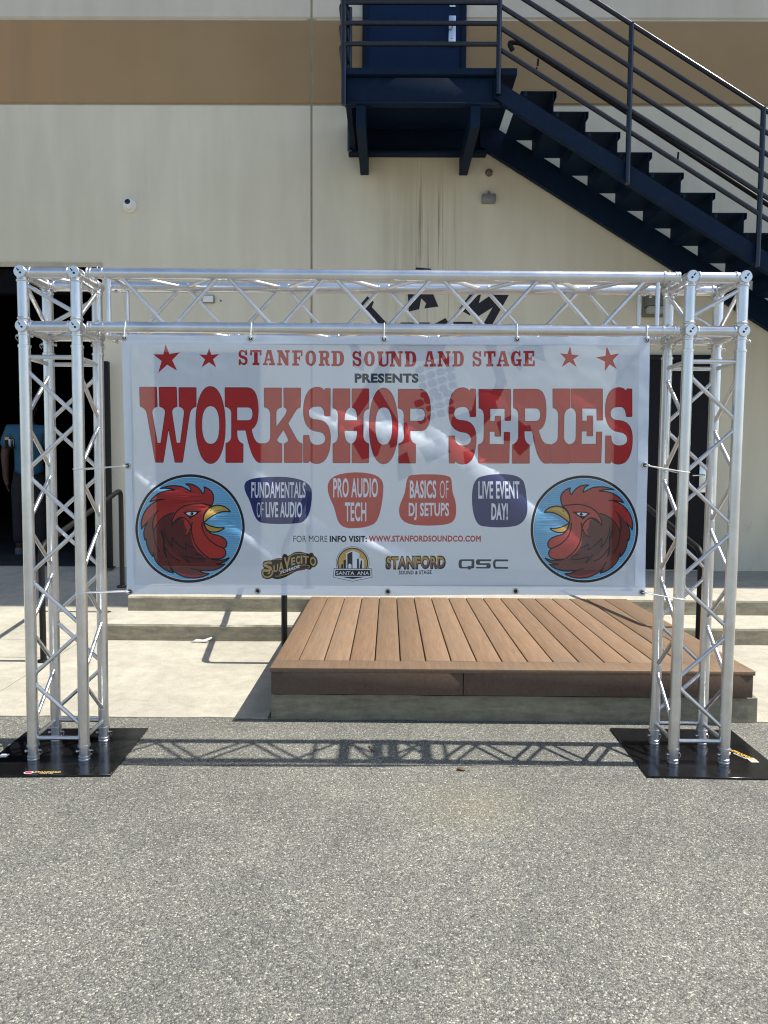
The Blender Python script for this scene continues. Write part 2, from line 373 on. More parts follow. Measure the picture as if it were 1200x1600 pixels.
st = empty('concrete_steps', (STEP_L, STEP1_Y, 0), 'pale concrete steps and landing with stained risers below the building wall', 'steps')
def step(name, y0, y1, z1, nose):
    mb = MB(); n = 330; x0, x1 = STEP_L, 14.3; rows = []
    prof = [(y1, z1), (y0+nose, z1), (y0+nose*.3, z1-.004), (y0, z1-nose), (y0+.003, -.05)]
    for i in range(n+1):
        x = x0+(x1-x0)*i/n
        e = noise.noise((x*3.1, y0*9, 0))*.006; ch = max(0, noise.noise((x*7.3, y0*5, 2))-.34)*.035
        rows.append([(x, y+(e+ch if k in (1, 2) else e if k in (3, 4) else 0), z-(ch*.6 if k == 2 else 0)) for k, (y, z) in enumerate(prof)])
    vs = [p for r in rows for p in r]; m = len(prof)
    for k in range(m-1):
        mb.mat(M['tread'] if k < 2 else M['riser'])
        b0 = len(mb.v)
        mb.add([r[k] for r in rows]+[r[k+1] for r in rows], [(i, i+1, n+2+i, n+1+i) for i in range(n)])
    mb.mat(M['riser']); r = rows[0]; mb.add([*r, (x0, y1, -.05)], [tuple(range(m+1))])
    o = mb.build(name, parent=st, ang=50); o.location = -st.location; return o
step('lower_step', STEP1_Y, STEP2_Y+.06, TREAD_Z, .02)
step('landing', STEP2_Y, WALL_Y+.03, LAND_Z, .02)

# ---------------------------------------------------------------- building
bld = empty('warehouse_building', (0, WALL_Y, 0), 'cream tilt-up warehouse wall with a brown painted band above dark doors', 'building')
def bp(mb, name, m=None, par=None, **k):
    o = mb.build(name, m, par or bld, **k)
    if par is None: o.location = -bld.location
    return o
SEAM = -.823; ZB0, ZB1 = 5.113, 5.944; EAVE_Z = 9.3
def panel(name, x0, x1, z0, holes=()):
    mb = MB(); W = WALL_Y; g = .016
    prof = [(z0, 0, 'wall'), (ZB0-.020, 0, 'wall'), (ZB0-.008, g, 'seam'), (ZB0+.004, g, 'band'), (ZB0+.016, 0, 'band'), (ZB0+.05, .002, 'band'), (ZB1-.006, .002, 'seam'), (ZB1+.006, g, 'upper'), (ZB1+.018, g, 'upper'), (ZB1+.032, 0, 'upper'), (ZB1+.09, 0, 'upper'), (ZB1+.094, .006, 'upper'), (EAVE_Z, .006, 'upper')]
    for (za, da, mt), (zb, db, _) in zip(prof, prof[1:]):
        mb.mat(M[mt]); mb.add([(x0, W+da, za), (x1, W+da, za), (x1, W+db, zb), (x0, W+db, zb)], [(0, 1, 2, 3)])
    mb.mat(M['wall'])
    for x in (x0, x1): mb.add([(x, W, z0), (x, W+.2, z0), (x, W+.2, EAVE_Z), (x, W+.006, EAVE_Z)], [(0, 1, 2, 3)])
    mb.add([(x0, W, z0), (x1, W, z0), (x1, W+.2, z0), (x0, W+.2, z0)], [(0, 1, 2, 3)])
    for a, bb, c, d in holes: mb.box((a, W, c), (bb, W+.2, d))
    return bp(mb, name, smooth=False)
BAY_R, BAY_T = -3.02, 3.452
panel('wall_panel', -14, SEAM-.011, BAY_T, [(BAY_R, SEAM-.011, -.1, BAY_T), (-14, -6.6, -.1, BAY_T)])
panel('wall_panel', SEAM+.011, 15, -.1)
mb = MB(); mb.box((SEAM-.05, WALL_Y+.014, -.1), (SEAM+.05, WALL_Y+.05, EAVE_Z)); bp(mb, 'panel_joint', M['seam'])
mb = MB(); mb.box((-14, 6.73, EAVE_Z+.003), (15, 8.6, EAVE_Z+.3)); mb.box((-14, 6.70, EAVE_Z+.22), (15, 6.727, EAVE_Z+.36)); bp(mb, 'shading_eave', M['upper'], smooth=False)  # unseen overhang above the frame, its reach set to shade wall and landing
mb = MB(); mb.box((-6.62, WALL_Y-.012, BAY_T), (BAY_R+.004, WALL_Y+.19, BAY_T+.045)); bp(mb, 'door_head_trim', M['beige'])
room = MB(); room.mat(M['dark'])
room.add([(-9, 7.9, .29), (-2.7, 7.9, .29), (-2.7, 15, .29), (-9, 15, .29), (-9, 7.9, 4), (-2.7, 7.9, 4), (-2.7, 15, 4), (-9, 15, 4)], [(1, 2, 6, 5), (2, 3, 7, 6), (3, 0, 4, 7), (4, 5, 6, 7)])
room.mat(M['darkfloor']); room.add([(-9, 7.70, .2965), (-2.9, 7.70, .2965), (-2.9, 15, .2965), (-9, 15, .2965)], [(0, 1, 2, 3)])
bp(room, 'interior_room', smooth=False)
# roll-up door guide on the jamb
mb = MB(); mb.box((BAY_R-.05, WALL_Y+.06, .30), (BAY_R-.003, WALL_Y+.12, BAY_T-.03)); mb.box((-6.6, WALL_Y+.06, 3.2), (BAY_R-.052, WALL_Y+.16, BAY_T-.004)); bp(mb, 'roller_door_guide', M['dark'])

def wall_door(x0, x1, z0, z1, m, fm, handle, hm=None):
    d = MB(); d.box((x0, WALL_Y-.012, z0), (x1, WALL_Y+.1, z1)); D = bp(d, 'door', m)
    f = MB(); w = .055
    f.bbox((x0-w, WALL_Y-.03, z0), (x0, WALL_Y+.1, z1+w)); f.bbox((x1, WALL_Y-.03, z0), (x1+w, WALL_Y+.1, z1+w)); f.bbox((x0, WALL_Y-.029, z1), (x1, WALL_Y+.1, z1+w))
    fo = f.build('door_frame', fm, D)
    h = MB(); handle(h); h.build('door_handle', hm or M['chrome'], D)
    return D
def lever(px, pz, w=.05, hgt=.24, s=-1):
    def fn(h):
        y = WALL_Y-.012
        h.bbox((px-w/2, y-.022, pz-hgt*.62), (px+w/2, y+.004, pz+hgt*.38), .008)
        h.path([(px, y-.02, pz), (px, y-.065, pz), (px+s*.13, y-.065, pz-.005)], .011, bend=.02)
        h.lathe((px, y-.02, pz-.10), (0, -1, 0), [(0, .016), (.012, .015), (.014, .004)])
    return fn
D = wall_door(-.245, .705, 4.96, 7.1, M['navydoor'], M['navy'], lever(.615, 5.86, .075, .30))
mb = MB(); mb.bbox((.585, WALL_Y-.028, 6.06), (.645, WALL_Y-.008, 6.10)); mb.build('door_lock', M['chrome'], D)
wall_door(2.44, 3.385, LAND_Z+.012, 2.52, M['blackdoor'], M['black'], lever(3.315, 1.32, .075, .30))
wall_door(-2.42, -1.42, LAND_Z+.012, 2.52, M['blackdoor'], M['black'], lever(-1.52, 1.32, .075, .30), M['black'])

# painted emblem on the wall (dark shapes, seen above and through the banner)
def emb(pts): return [(p.x, p.z) for p in (aty(u, v, WALL_Y) for u, v in pts)]
def ep(*pts):
    em = MB(); em.prism(emb(pts), WALL_Y-.0035, WALL_Y-.001); bp(em, 'painted_mark', M['emblem'], smooth=False)
EMBLEM = [
 [(574,463),(584,472),(581,480),(610,511),(596,511),(575,486),(563,476)], [(650,418),(674,420),(668,432),(646,430)],
 [(637,458),(676,458),(685,479),(663,482),(666,474),(658,466),(655,483),(639,487)], [(735,459),(752,459),(748,474),(770,459),(795,461),(768,509),(756,505),(770,480),(748,494),(738,484),(734,493),(717,483)],
 [(626,504),(672,504),(664,522),(624,521)], [(676,508),(696,497),(703,508),(694,524),(672,522)], [(708,503),(738,503),(741,520),(712,524)],
 [(757,537),(774,537),(792,597),(778,626),(764,622),(776,594)], [(826,536),(848,540),(852,566),(828,556),(812,580),(792,552),(812,540)],
 [(546,537),(558,537),(570,562),(568,580),(554,574)], [(596,560),(612,541),(624,541),(606,584),(560,650),(548,640)],
 [(612,536),(698,536),(690,560),(640,566)],
 [(553,668),(570,662),(598,688),(590,712),(566,718),(552,694)], [(600,664),(636,660),(640,690),(610,700)], [(654,700),(690,684),(704,706),(668,724)],
 [(746,608),(770,610),(778,640),(752,668),(735,650)], [(776,660),(800,648),(824,668),(806,690),(784,688)], [(812,668),(828,664),(836,690),(812,712),(802,700)],
 [(706,652),(742,640),(754,672),(726,690),(704,680)], [(620,715),(636,706),(646,742),(622,752)], [(724,706),(740,702),(746,730),(728,738)], [(576,612),(590,606),(628,668),(616,676)],
]
for q in EMBLEM: ep(*q)
random.seed(3)
for r_ in range(7):                               # knuckled blocks of the clasped hands
    for c_ in range(4):
        cx = 656+c_*15+r_*2.2-(10 if r_ > 3 else 0); cy = 578+r_*13-c_*5
        a = -.35+random.uniform(-.3, .3); w, h = 6.6+random.uniform(-1.2, .8), 5.0+random.uniform(-.8, .8)
        pts = [(cx+(dx*w*math.cos(a)-dy*h*math.sin(a)), cy+(dx*w*math.sin(a)+dy*h*math.cos(a))) for dx, dy in ((-1, -.6), (-.6, -1), (.6, -1), (1, -.5), (1, .6), (.5, 1), (-.6, 1), (-1, .5))]
        ep(*pts)
random.seed(7)

# small fittings on the wall
t = empty('security_camera', aty(203, 322, WALL_Y), 'white dome security camera on the cream wall above the loading bay', 'camera')
mb = MB(); mb.lathe((0, 0, 0), (0, -1, 0), [(-.001, .070), (.018, .072), (.03, .066), (.034, .060)], 28); mb.build('mount', M['white'], t)
mb = MB(); mb.lathe((0, -.034, 0), (0, -1, 0), [(0, .060), (.015, .059), (.032, .052), (.048, .038), (.057, .020), (.060, .003)], 28); bb = mb.build('dome', M['white'], t)
mb = MB(); mb.lathe((.004, -.070, .012), (.05, -1, .3), [(0, .030), (.018, .029), (.024, .022), (.026, .003)], 20); mb.build('camera_lens', M['lens'], bb)
p = aty(763, 312, WALL_Y)
t = empty('conduit_box', p, 'small weathered grey electrical box on the wall below the stair landing', 'electrical box')
mb = MB(); mb.bbox((-.072, -.05, -.045), (.072, .0, .045), .006); mb.tube((.0, -.03, .045), (.0, -.03, .075), .012); mb.build('box_body', M['grey'], t)
mb = MB(); mb.bbox((-.06, -.056, -.035), (.06, -.0505, .035), .002); mb.lathe((0, -.056, .0), (0, -1, 0), [(0, .009), (.006, .008)]); mb.build('cover', M['grey'], t)
p = aty(764, 270, WALL_Y)
t = empty('pipe_stub', p, 'small rusty pipe stub poking from the wall above the grey electrical box', 'pipe')
mb = MB(); mb.lathe((0, 0, 0), (0, -1, 0), [(0, .040), (.008, .038), (.012, .022), (.05, .022), (.052, .012)]); mb.build('flange', M['bronze'], t)
mb = MB(); mb.path([(0, -.04, 0), (0, -.07, -.01), (.015, -.08, -.04)], .014); mb.build('elbow', M['bronze'], t)
p = aty(326, 468, WALL_Y)
t = empty('junction_box', p, 'flat pale grey junction box on the wall seen through the crossbeam', 'electrical box')
mb = MB(); mb.bbox((-.065, -.028, -.04), (.065, 0, .04), .006); mb.build('box_body', M['grey'], t)
mb = MB(); mb.bbox((-.055, -.034, -.032), (.055, -.0285, .032), .002); mb.build('cover', M['white'], t)
for u, w_ in ((313, 'left'), (345, 'right')):
    t = empty('wall_anchor', aty(u, 470, WALL_Y), 'tiny dark screw anchor in the wall just %s of the flat grey junction box' % w_, 'anchor', 'screw anchors beside the junction box')
    mb = MB(); mb.lathe((0, 0, 0), (0, -1, 0), [(-.001, .011), (.004, .010), (.006, .006), (.0062, .001)], 14); mb.build('screw_head', M['bronze'], t)
p = aty(1022, 478, WALL_Y)
t = empty('wall_lamp', p, 'bronze box wall lamp mounted above the black door on the right', 'wall lamp')
mb = MB(); mb.bbox((-.13, -.05, -.12), (.13, 0, .12), .01); mb.build('back_plate', M['bronze'], t)
mb = MB(); mb.prism([(-.12, .11), (.12, .11), (.12, -.03), (-.12, -.03)], -.17, -.051); mb.build('lamp_hood', M['bronze'], t)
mb = MB(); mb.bbox((-.11, -.155, -.10), (.11, -.051, -.031), .01); mb.build('lamp_glass', M['glass'], t)
p0 = aty(166, 565, WALL_Y-.09)
t = empty('guard_post', (p0.x, WALL_Y-.10, LAND_Z), 'slim black steel guard post against the wall beside the loading bay', 'post')
mb = MB(); mb.bbox((-.03, -.03, 0), (.03, .03, p0.z-LAND_Z), .004); mb.build('post', M['black'], t)
mb = MB(); mb.bbox((-.05, -.05, 0), (.05, .05, .012), .003); mb.build('base_flange', M['black'], t)

# ---------------------------------------------------------------- steel stair with landing
SF = 6.62                                   # front face of the stair
stair = empty('steel_staircase', (1, SF, 0), 'navy blue steel outside staircase climbing to the upper door', 'staircase')
def sp(mb, name, m=None, par=None, **k):
    o = mb.build(name, m or M['navy'], par or stair, **k)
    if par is None: o.location = -stair.location
    return o
PL, PR, PZ = aty(538, 107, SF).x, aty(776, 107, SF).x, aty(650, 107, SF).z
GB = aty(640, 162, SF).z; WY = WALL_Y-.004
mb = MB(); mb.box((PL-.02, SF-.01, PZ-.055), (PR+.18, WY, PZ)); sp(mb, 'landing_deck')
mb = MB(); mb.bbox((PL, SF+.03, GB), (PR+.05, SF+.075, PZ-.06)); mb.bbox((PL, SF+.0, GB), (PR+.02, SF+.029, GB+.018), .003); mb.box((PL+.01, SF+.08, GB+.002), (PL+.06, WY-.05, PZ-.058)); sp(mb, 'girder')
mb = MB(); mb.bbox((PL-.02, WY-.05, GB-.02), (PR+.05, WY, PZ-.058)); mb.bbox((PL-.01, WY-.12, GB-.021), (PR+.05, WY-.051, GB+.01), .003); sp(mb, 'ledger')
for u0, u1 in ((556, 571), (736, 751)):
    x0, x1 = aty(u0, 170, SF).x, aty(u1, 170, SF).x; zb = aty(u0, 196, SF).z
    mb = MB(); yz = [(SF+.02, GB-.003), (SF+.02, zb), (WY-.08, 4.40), (WY, 4.40), (WY, GB-.023), (SF+.5, GB-.003)]
    n = len(yz); mb.add([(x0, y, z) for y, z in yz]+[(x1, y, z) for y, z in yz], [tuple(range(n)), tuple(range(2*n-1, n-1, -1))]+[(i, (i+1) % n, n+(i+1) % n, n+i) for i in range(n)])
    sp(mb, 'support_bracket')
A = aty(786, 131, SF); B = aty(1181, 383, SF); SLOPE = (B.z-A.z)/(B.x-A.x)
def sz(x): return A.z+SLOPE*(x-A.x)          # top edge of the stringer
X0, X1 = PR-.02, A.x-(A.z-.32)/SLOPE
HS = aty(776, 131, SF).z-aty(776, 161, SF).z
for y0, y1, up_ in ((SF, SF+.012, 0), (WY-.10, WY-.088, .115)):
    mb = MB()
    mb.prism([(X0, sz(X0)+up_), (X1, sz(X1)+up_), (X1, sz(X1)-HS), (X0, sz(X0)-HS)], y0, y1)
    for zz, th in ((up_, .014), (-HS+.014, .014)):
        mb.prism([(X0, sz(X0)+zz+.001), (X1, sz(X1)+zz+.001), (X1, sz(X1)+zz-th), (X0, sz(X0)+zz-th)], y1+.0005, y1+.05)
    sp(mb, 'stringer')
RUN = (aty(898, 200, SF).x-aty(848, 168, SF).x); RISE = -SLOPE*RUN
tx = aty(843, 141, SF).x; tz = aty(843, 141, SF).z
i = 0
while tz-RISE*i > .45:
    x, z = tx+RUN*i, tz-RISE*i
    mb = MB()
    x0, x1 = x-.155, x+.155; ya, yb = SF+.014, WY-.102
    if i > 0 or True:
        mb.box((x0-.005, ya, z-.006), (x1, yb, z))                     # tread plate
        mb.box((x1-.006, ya, z-.052), (x1, yb, z-.0062)); mb.box((x1-.030, ya, z-RISE-.002), (x1-.024, yb, z-.0062))    # nosing and riser
        mb.box((x0+.02, ya, z-.045), (x0+.05, ya+.006, z-.0062))
    sp(mb, 'tread', smooth=False); i += 1
# railings: six rails on round posts outside the front face
RY = SF-.028; rr = .0195
def post(x, z0, z1, y=RY):
    mb = MB(); mb.tube((x, y, z0), (x, y, z1), .023, 18); return sp(mb, 'railing_post', M['navyrail'])
pr = aty(780, 50, RY); xr0 = pr.x
lev = [aty(780, v, RY).z for v in (69, 36, 4)]; dz = (lev[2]-lev[0])/2
levels = [lev[0]+dz*k for k in range(6)]
xl = aty(532, 60, RY).x
post(xr0, aty(780, 148, RY).z, levels[-1]+.03); post(xl+.03, aty(530, 163, RY).z, levels[-1], RY+.01)
post(xl+.03, GB-.02, levels[-1], WY-.16)
for z in levels:
    mb = MB(); mb.path([(xr0, RY, z), (xl, RY, z), (xl, WY, z)], rr, 14, bend=.09); sp(mb, 'rail', M['navyrail'])
p2, p3 = aty(987, 38, RY), aty(1193, 170, RY); sl_r = (p3.z-p2.z)/(p3.x-p2.x)
xe = X1-.2
for k in range(6):
    z2 = aty(987, 38+33.4*k, RY).z
    f = lambda x: z2+sl_r*(x-p2.x)
    mb = MB(); mb.tube((xr0, RY, f(xr0)), (xe, RY, f(xe)), rr, 14); sp(mb, 'rail', M['navyrail'])
x = p2.x
while x < xe: 
    top = p2.z+sl_r*(x-p2.x); post(x, top-1.36, top+.01); x += (p3.x-p2.x)
ha, hb = aty(803, 66, RY+.1), aty(1190, 317, RY+.1); s_ = (hb.z-ha.z)/(hb.x-ha.x)
mb = MB(); mb.path([ha+Vector((-.01, .0, -.07)), ha+Vector((-.05, 0, 0)), ha+Vector((.05, 0, 0)), ha+Vector((xe-ha.x, 0, s_*(xe-ha.x)))], .021, 14, bend=.04); hr = sp(mb, 'handrail', M['black'])
for u, v in ((841, 92), (1060, 238)):
    q = aty(u, v, RY+.1); mb = MB(); mb.path([q, q+Vector((-.005, 0, -.07)), q+Vector((-.03, -.09, -.13))], .009, 8, bend=.02); o = mb.build('rail_clip', M['black'], hr)

# ---------------------------------------------------------------- hand rails on the concrete steps
def handrail(x, label):
    t = empty('step_handrail', (x, 4.93, .03), label, 'handrail', 'pipe handrails on the steps')
    zl, zu = .80, 1.14; yu = 1.50
    mb = MB(); mb.path([(0, 0, 0), (0, 0, zl), (0, yu, zu), (0, yu, .262)], .021, 14, bend=.08); mb.build('rail', M['black'], t)
    mb = MB(); mb.lathe((0, 0, -.01), (0, 0, 1), [(0, .05), (.014, .05), (.018, .026), (.024, .024)]); mb.build('base_flange', M['black'], t)
    mb = MB(); mb.lathe((0, yu, .262), (0, 0, 1), [(0, .05), (.014, .05), (.018, .026), (.024, .024)]); mb.build('base_flange', M['black'], t)
handrail(-2.39, 'black pipe handrail on the steps behind the left truss tower')
handrail(-.715, 'black pipe handrail on the steps just left of the timber deck')
handrail(2.14, 'black pipe handrail on the steps behind the right truss tower')

# ---------------------------------------------------------------- timber deck
DX0, DX1, DY0, DY1, DZ = -.64, 1.99, 3.868, 5.99, .302
deck = empty('timber_deck', (DX0, DY0, 0), 'brown composite timber deck with dark fascia bridging the steps', 'deck')
def planks(name, rects, m):
    mb = MB(); tones = []
    for (x0, x1, y0, y1, z0, z1) in rects:
        n0 = len(mb.f); mb.bbox((x0, y0, z0), (x1, y1, z1), .004); q = random.uniform(.84, 1.14); w = random.uniform(-.03, .03)
        tones += [(q*(1+w), q, q*(1-w), 1)]*(len(mb.f)-n0)
    o = mb.build(name, m, deck, ang=60); o.location = -deck.location
    at = o.data.attributes.new('tone', 'FLOAT_COLOR', 'FACE')
    for i, c in enumerate(tones): at.data[i].color = c
    return o
bx0 = DX0+.140; pitch = .1436; rects = []
for i in range(16): rects.append((bx0+i*pitch, bx0+(i+1)*pitch-.0065, DY0+.150+random.uniform(0, .003), DY1-.004, DZ-.025+random.uniform(-.0008, .0008), DZ+random.uniform(-.001, .001)))
xe2 = bx0+16*pitch
planks('deck_boards', rects, M['wood'])
planks('border_board', [(DX0, DX1, DY0-.012, DY0+.145, DZ-.025, DZ)], M['wood'])
planks('border_board', [(DX0, bx0-.005, DY0+.1455, DY1, DZ-.0252, DZ-.0006)], M['wood'])
planks('border_board', [(xe2, DX1, DY0+.1455, DY1, DZ-.0252, DZ-.0006)], M['wood'])
FZ0 = .152
xj = aty(724, 1065, DY0).x
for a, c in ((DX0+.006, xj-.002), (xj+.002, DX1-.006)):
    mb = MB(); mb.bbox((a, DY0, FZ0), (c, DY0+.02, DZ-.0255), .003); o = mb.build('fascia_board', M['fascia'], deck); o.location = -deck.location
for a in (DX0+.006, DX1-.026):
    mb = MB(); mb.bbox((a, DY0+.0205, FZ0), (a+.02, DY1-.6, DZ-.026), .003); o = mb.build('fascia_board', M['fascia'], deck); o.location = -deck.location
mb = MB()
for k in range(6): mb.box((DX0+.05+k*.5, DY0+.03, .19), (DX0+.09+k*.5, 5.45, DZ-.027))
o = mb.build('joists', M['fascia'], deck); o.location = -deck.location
kb = MB()
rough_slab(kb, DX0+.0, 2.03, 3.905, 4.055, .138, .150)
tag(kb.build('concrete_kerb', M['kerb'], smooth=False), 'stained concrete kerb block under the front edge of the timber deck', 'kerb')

# ---------------------------------------------------------------- truss gate
TS = .239; TW = 2.7707; PSI = .0099; TX0, TY0 = -.0299, 3.322; ZL, ZT = 2.016, 2.2543; TR = .0255; BR = .0095
gate = empty('truss_gate', (TX0, TY0, 0), 'silver aluminium box-truss gateway holding up the banner', 'truss', rz=PSI)
OI = TW/2; OO = OI+TS; PT = .010                      # inner / outer leg distance, plate thickness
def alu(mb, name, par): return mb.build(name, M['alu'], par)
def coupler(par, p, d):                                # conical coupler with pin and clip; p = start, d = direction
    d = Vector(d); p = Vector(p); mb = MB()
    mb.lathe(p, d, [(0, .0285), (.010, .0285), (.012, .0235), (.052, .0235), (.054, .0262), (.060, .0262), (.062, .0245), (.066, .0245), (.068, .0262), (.074, .0262)], 20)
    c = alu(mb, 'coupler', par)
    return c
def pin(mb, p, d, ax):
    p = Vector(p)+Vector(d)*.032; ax = Vector(ax)
    mb.tube(p-ax*.032, p+ax*.032, .005, 10); mb.lathe(p-ax*.029, -ax, [(0, .0075), (.005, .0075), (.007, .005)], 10)
    s = ax.orthogonal().normalized()
    r9 = random.uniform(-.01, .01); mb.path([p+ax*.028+Vector((0, 0, .003)), p+ax*.037+Vector((0, r9*.4, -.002)), p+ax*.036+Vector((0, r9, -.013)), p+ax*.030+Vector((0, r9*1.3, -.022)), p+ax*.026+Vector((0, r9, -.012))], .0014, 6)
for side in (-1, 1):
    xs = (-OO, -OI) if side < 0 else (OI, OO)
    # tower: four chords, zigzag braces
    lean = .007                                         # the feet stand a touch outward
    zb, zt = PT+.075, ZL-.093
    def leg(i, j, z):                                   # i: left/right chord, j: front/back
        return Vector((xs[i]-lean*(1-z/ZL)*1.0, j*TS, z))
    mb = MB()
    for i in (0, 1):
        for j in (0, 1): mb.tube(leg(i, j, zb), leg(i, j, zt), TR, 24)
    tower = alu(mb, 'tower', gate)
    for i in (0, 1):
        for j in (0, 1):
            cb = coupler(tower, leg(i, j, zb), (0, 0, -1)); mb = MB(); pin(mb, leg(i, j, zb), (0, 0, -1), (1, .25, 0)); mb.build('locking_pin', M['steel'], tower)
            coupler(tower, leg(i, j, zt), (0, 0, 1)); mb = MB(); pin(mb, leg(i, j, zt+.02), (0, 0, 1), (1 if i else -1, -.3, 0)); mb.build('locking_pin', M['steel'], tower)
    faces = [((0, 0), (1, 0), 0), ((0, 1), (1, 1), 1), ((0, 1), (0, 0), 0), ((1, 0), (1, 1), 0)]    # start corner, other corner, phase
    z_hi, z_lo = 1.868, .135; nd = 7; h = (z_hi-.02-z_lo-.03)/nd
    for a, c, ph in faces:
        if ph: a, c = c, a
        for z in (z_hi+.012, z_lo-.02):
            p, q = leg(*a, z), leg(*c, z); d = (q-p).normalized()*TR*.9; mb = MB(); mb.tube(p+d, q-d, BR+.0005, 12); alu(mb, 'horizontal_brace', tower)
        for k in range(nd):
            za, zc = z_hi-.03-k*h-.012, z_hi-.03-(k+1)*h+.012
            s, e = (a, c) if k % 2 == 0 else (c, a)
            p, q = leg(*s, za), leg(*e, zc); d = (q-p).normalized()*TR*.8; mb = MB(); mb.tube(p+d, q-d, BR, 12)
            for w in (p+d*1.15, q-d*1.15):               # weld beads
                mb.lathe(w, (q-p), [(-.004, BR*1.05), (-.001, BR*1.45), (.003, BR*1.45), (.006, BR*1.05)], 10)
            alu(mb, 'diagonal_brace', tower)
    # corner block
    mb = MB(); n_ = []
    for x in xs:
        for z in (ZL, ZT): mb.tube((x, 0, z), (x, TS, z), TR, 20)
        for j in (0, 1):
            mb.tube((x, j*TS, ZL+.012), (x, j*TS, ZT-.012), TR*.985, 20)
    for j in (0, 1):
        for z in (ZL, ZT): mb.tube((xs[0]+.012, j*TS, z), (xs[1]-.012, j*TS, z), TR*.975, 20)
    def collar(q, d): mb.lathe(Vector(q)+Vector(d)*.030, d, [(0, .0262), (.003, .0285), (.008, .0285), (.011, .0262)], 20)
    for k9, x in enumerate(xs):
        for j in (0, 1):
            for z in (ZL, ZT):
                collar((x, j*TS, z), (1 if k9 == 0 else -1, 0, 0)); collar((x, j*TS, z), (0, 1-2*j, 0)); collar((x, j*TS, z), (0, 0, 1 if z == ZL else -1))
    blk = alu(mb, 'corner_block', gate)
    for x in xs:
        for j in (0, 1):
            for z in (ZL, ZT):
                y0 = j*TS; sg = -1 if j == 0 else 1
                mb = MB(); mb.mat(M['alu']); mb.lathe((x, y0-sg*.015, z), (0, sg, 0), [(0, .0262), (.036, .0275), (.044, .0275), (.047, .0255), (.0475, .002)], 24)
                mb.mat(M['lens'])
                for hx, hz, hr_ in ((-.005, .006, .0042), (.004, -.006, .0055), (-.010, .012, .003)):
                    mb.lathe((x+hx*(-side), y0+sg*.0318, z+hz), (0, sg, 0), [(0, hr_), (.0012, hr_)], 10)
                mb.build('end_cap', None, blk)
                for dx, (rx) in ((1, 0),):
                    pass
    xi, xo = (xs[1], xs[0]) if side < 0 else (xs[0], xs[1])
    dg = [((xo, 0, ZT-.045), (xi, 0, ZL+.06)), ((xo, TS, ZL+.05), (xi, TS, ZT-.06)), ((xo, 0, ZT-.03), (xo, TS, ZL+.03)), ((xi, TS, ZT-.03), (xi, 0, ZL+.03)), ((xo, 0, ZT), (xi, TS, ZT)), ((xo, TS, ZL), (xi, 0, ZL))]
    for p, q in dg:
        p, q = Vector(p), Vector(q); d = (q-p).normalized()*TR*.8; mb = MB(); mb.tube(p+d, q-d, BR+.0005, 12); alu(mb, 'diagonal_brace', blk)
    # steel base plate with stickers
    x0 = -1.845 if side < 0 else .0
    pl = [atz(232, 1140, 0), atz(173, 1214, 0)] if side < 0 else [atz(953, 1140, 0), atz(1012, 1216, 0)]
    inv = Matrix.Translation((TX0, TY0, 0)) @ Matrix.Rotation(PSI, 4, 'Z'); inv.invert()
    c0, c1 = inv @ pl[0], inv @ pl[1]
    e = (c0-c1); L = e.length; e.normalize(); o_ = Vector((e.y, -e.x, 0))*(1 if side > 0 else -1)
    cor = [c1, c1+o_*L*1.06, c0+o_*L*1.06, c0]
    mb = MB(); bm = bmesh.new(); vs = [bm.verts.new((p.x, p.y, 0.001)) for p in cor]+[bm.verts.new((p.x, p.y, PT)) for p in cor]
    for f in [(3, 2, 1, 0), (4, 5, 6, 7), (0, 1, 5, 4), (1, 2, 6, 5), (2, 3, 7, 6), (3, 0, 4, 7)]: bm.faces.new([vs[i] for i in f])
    bmesh.ops.bevel(bm, geom=bm.edges[:], offset=.0015, segments=1, affect='EDGES'); mb.bm(bm)
    plate = mb.build('base_plate', M['plate'], gate)
    gate_plates = globals().setdefault('PLATES', []); gate_plates.append((plate, inv))
# crossbeam
mb = MB(); XB = OI-.125
for j in (0, 1):
    for z in (ZL, ZT): mb.tube((-XB, j*TS, z), (XB, j*TS, z), TR, 24)
beam = alu(mb, 'crossbeam', gate)
for sgn in (-1, 1):
    for j in (0, 1):
        for z in (ZL, ZT):
            coupler(beam, (sgn*XB, j*TS, z), (sgn, 0, 0)); mb = MB(); pin(mb, (sgn*XB, j*TS, z), (sgn, 0, 0), (0, .25, 1)); mb.build('locking_pin', M['steel'], beam)
    for j in (0, 1):
        mb = MB(); mb.tube((sgn*(XB-.02), j*TS, ZL+TR*.8), (sgn*(XB-.02), j*TS, ZT-TR*.8), BR+.001, 12); alu(mb, 'vertical_brace', beam)
    for z in (ZL, ZT):
        mb = MB(); mb.tube((sgn*(XB-.02), TR*.8, z), (sgn*(XB-.02), TS-TR*.8, z), BR+.001, 12); alu(mb, 'end_brace', beam)
fac = [((0, ZT), (0, ZL)), ((TS, ZL), (TS, ZT)), ((0, ZT), (TS, ZT)), ((TS, ZL), (0, ZL))]
nb = 10; xa = XB-.055; hb_ = 2*xa/nb
for a, c in fac:
    for k in range(nb):
        s, e = (a, c) if k % 2 == 0 else (c, a)
        p, q = Vector((-xa+k*hb_+.012, *s)), Vector((-xa+(k+1)*hb_-.012, *e)); d = (q-p).normalized()*TR*.8
        mb = MB(); mb.tube(p+d, q-d, BR, 12)
        for w in (p+d*1.15, q-d*1.15): mb.lathe(w, (q-p), [(-.004, BR*1.05), (-.001, BR*1.45), (.003, BR*1.45), (.006, BR*1.05)], 10)
        alu(mb, 'diagonal_brace', beam)

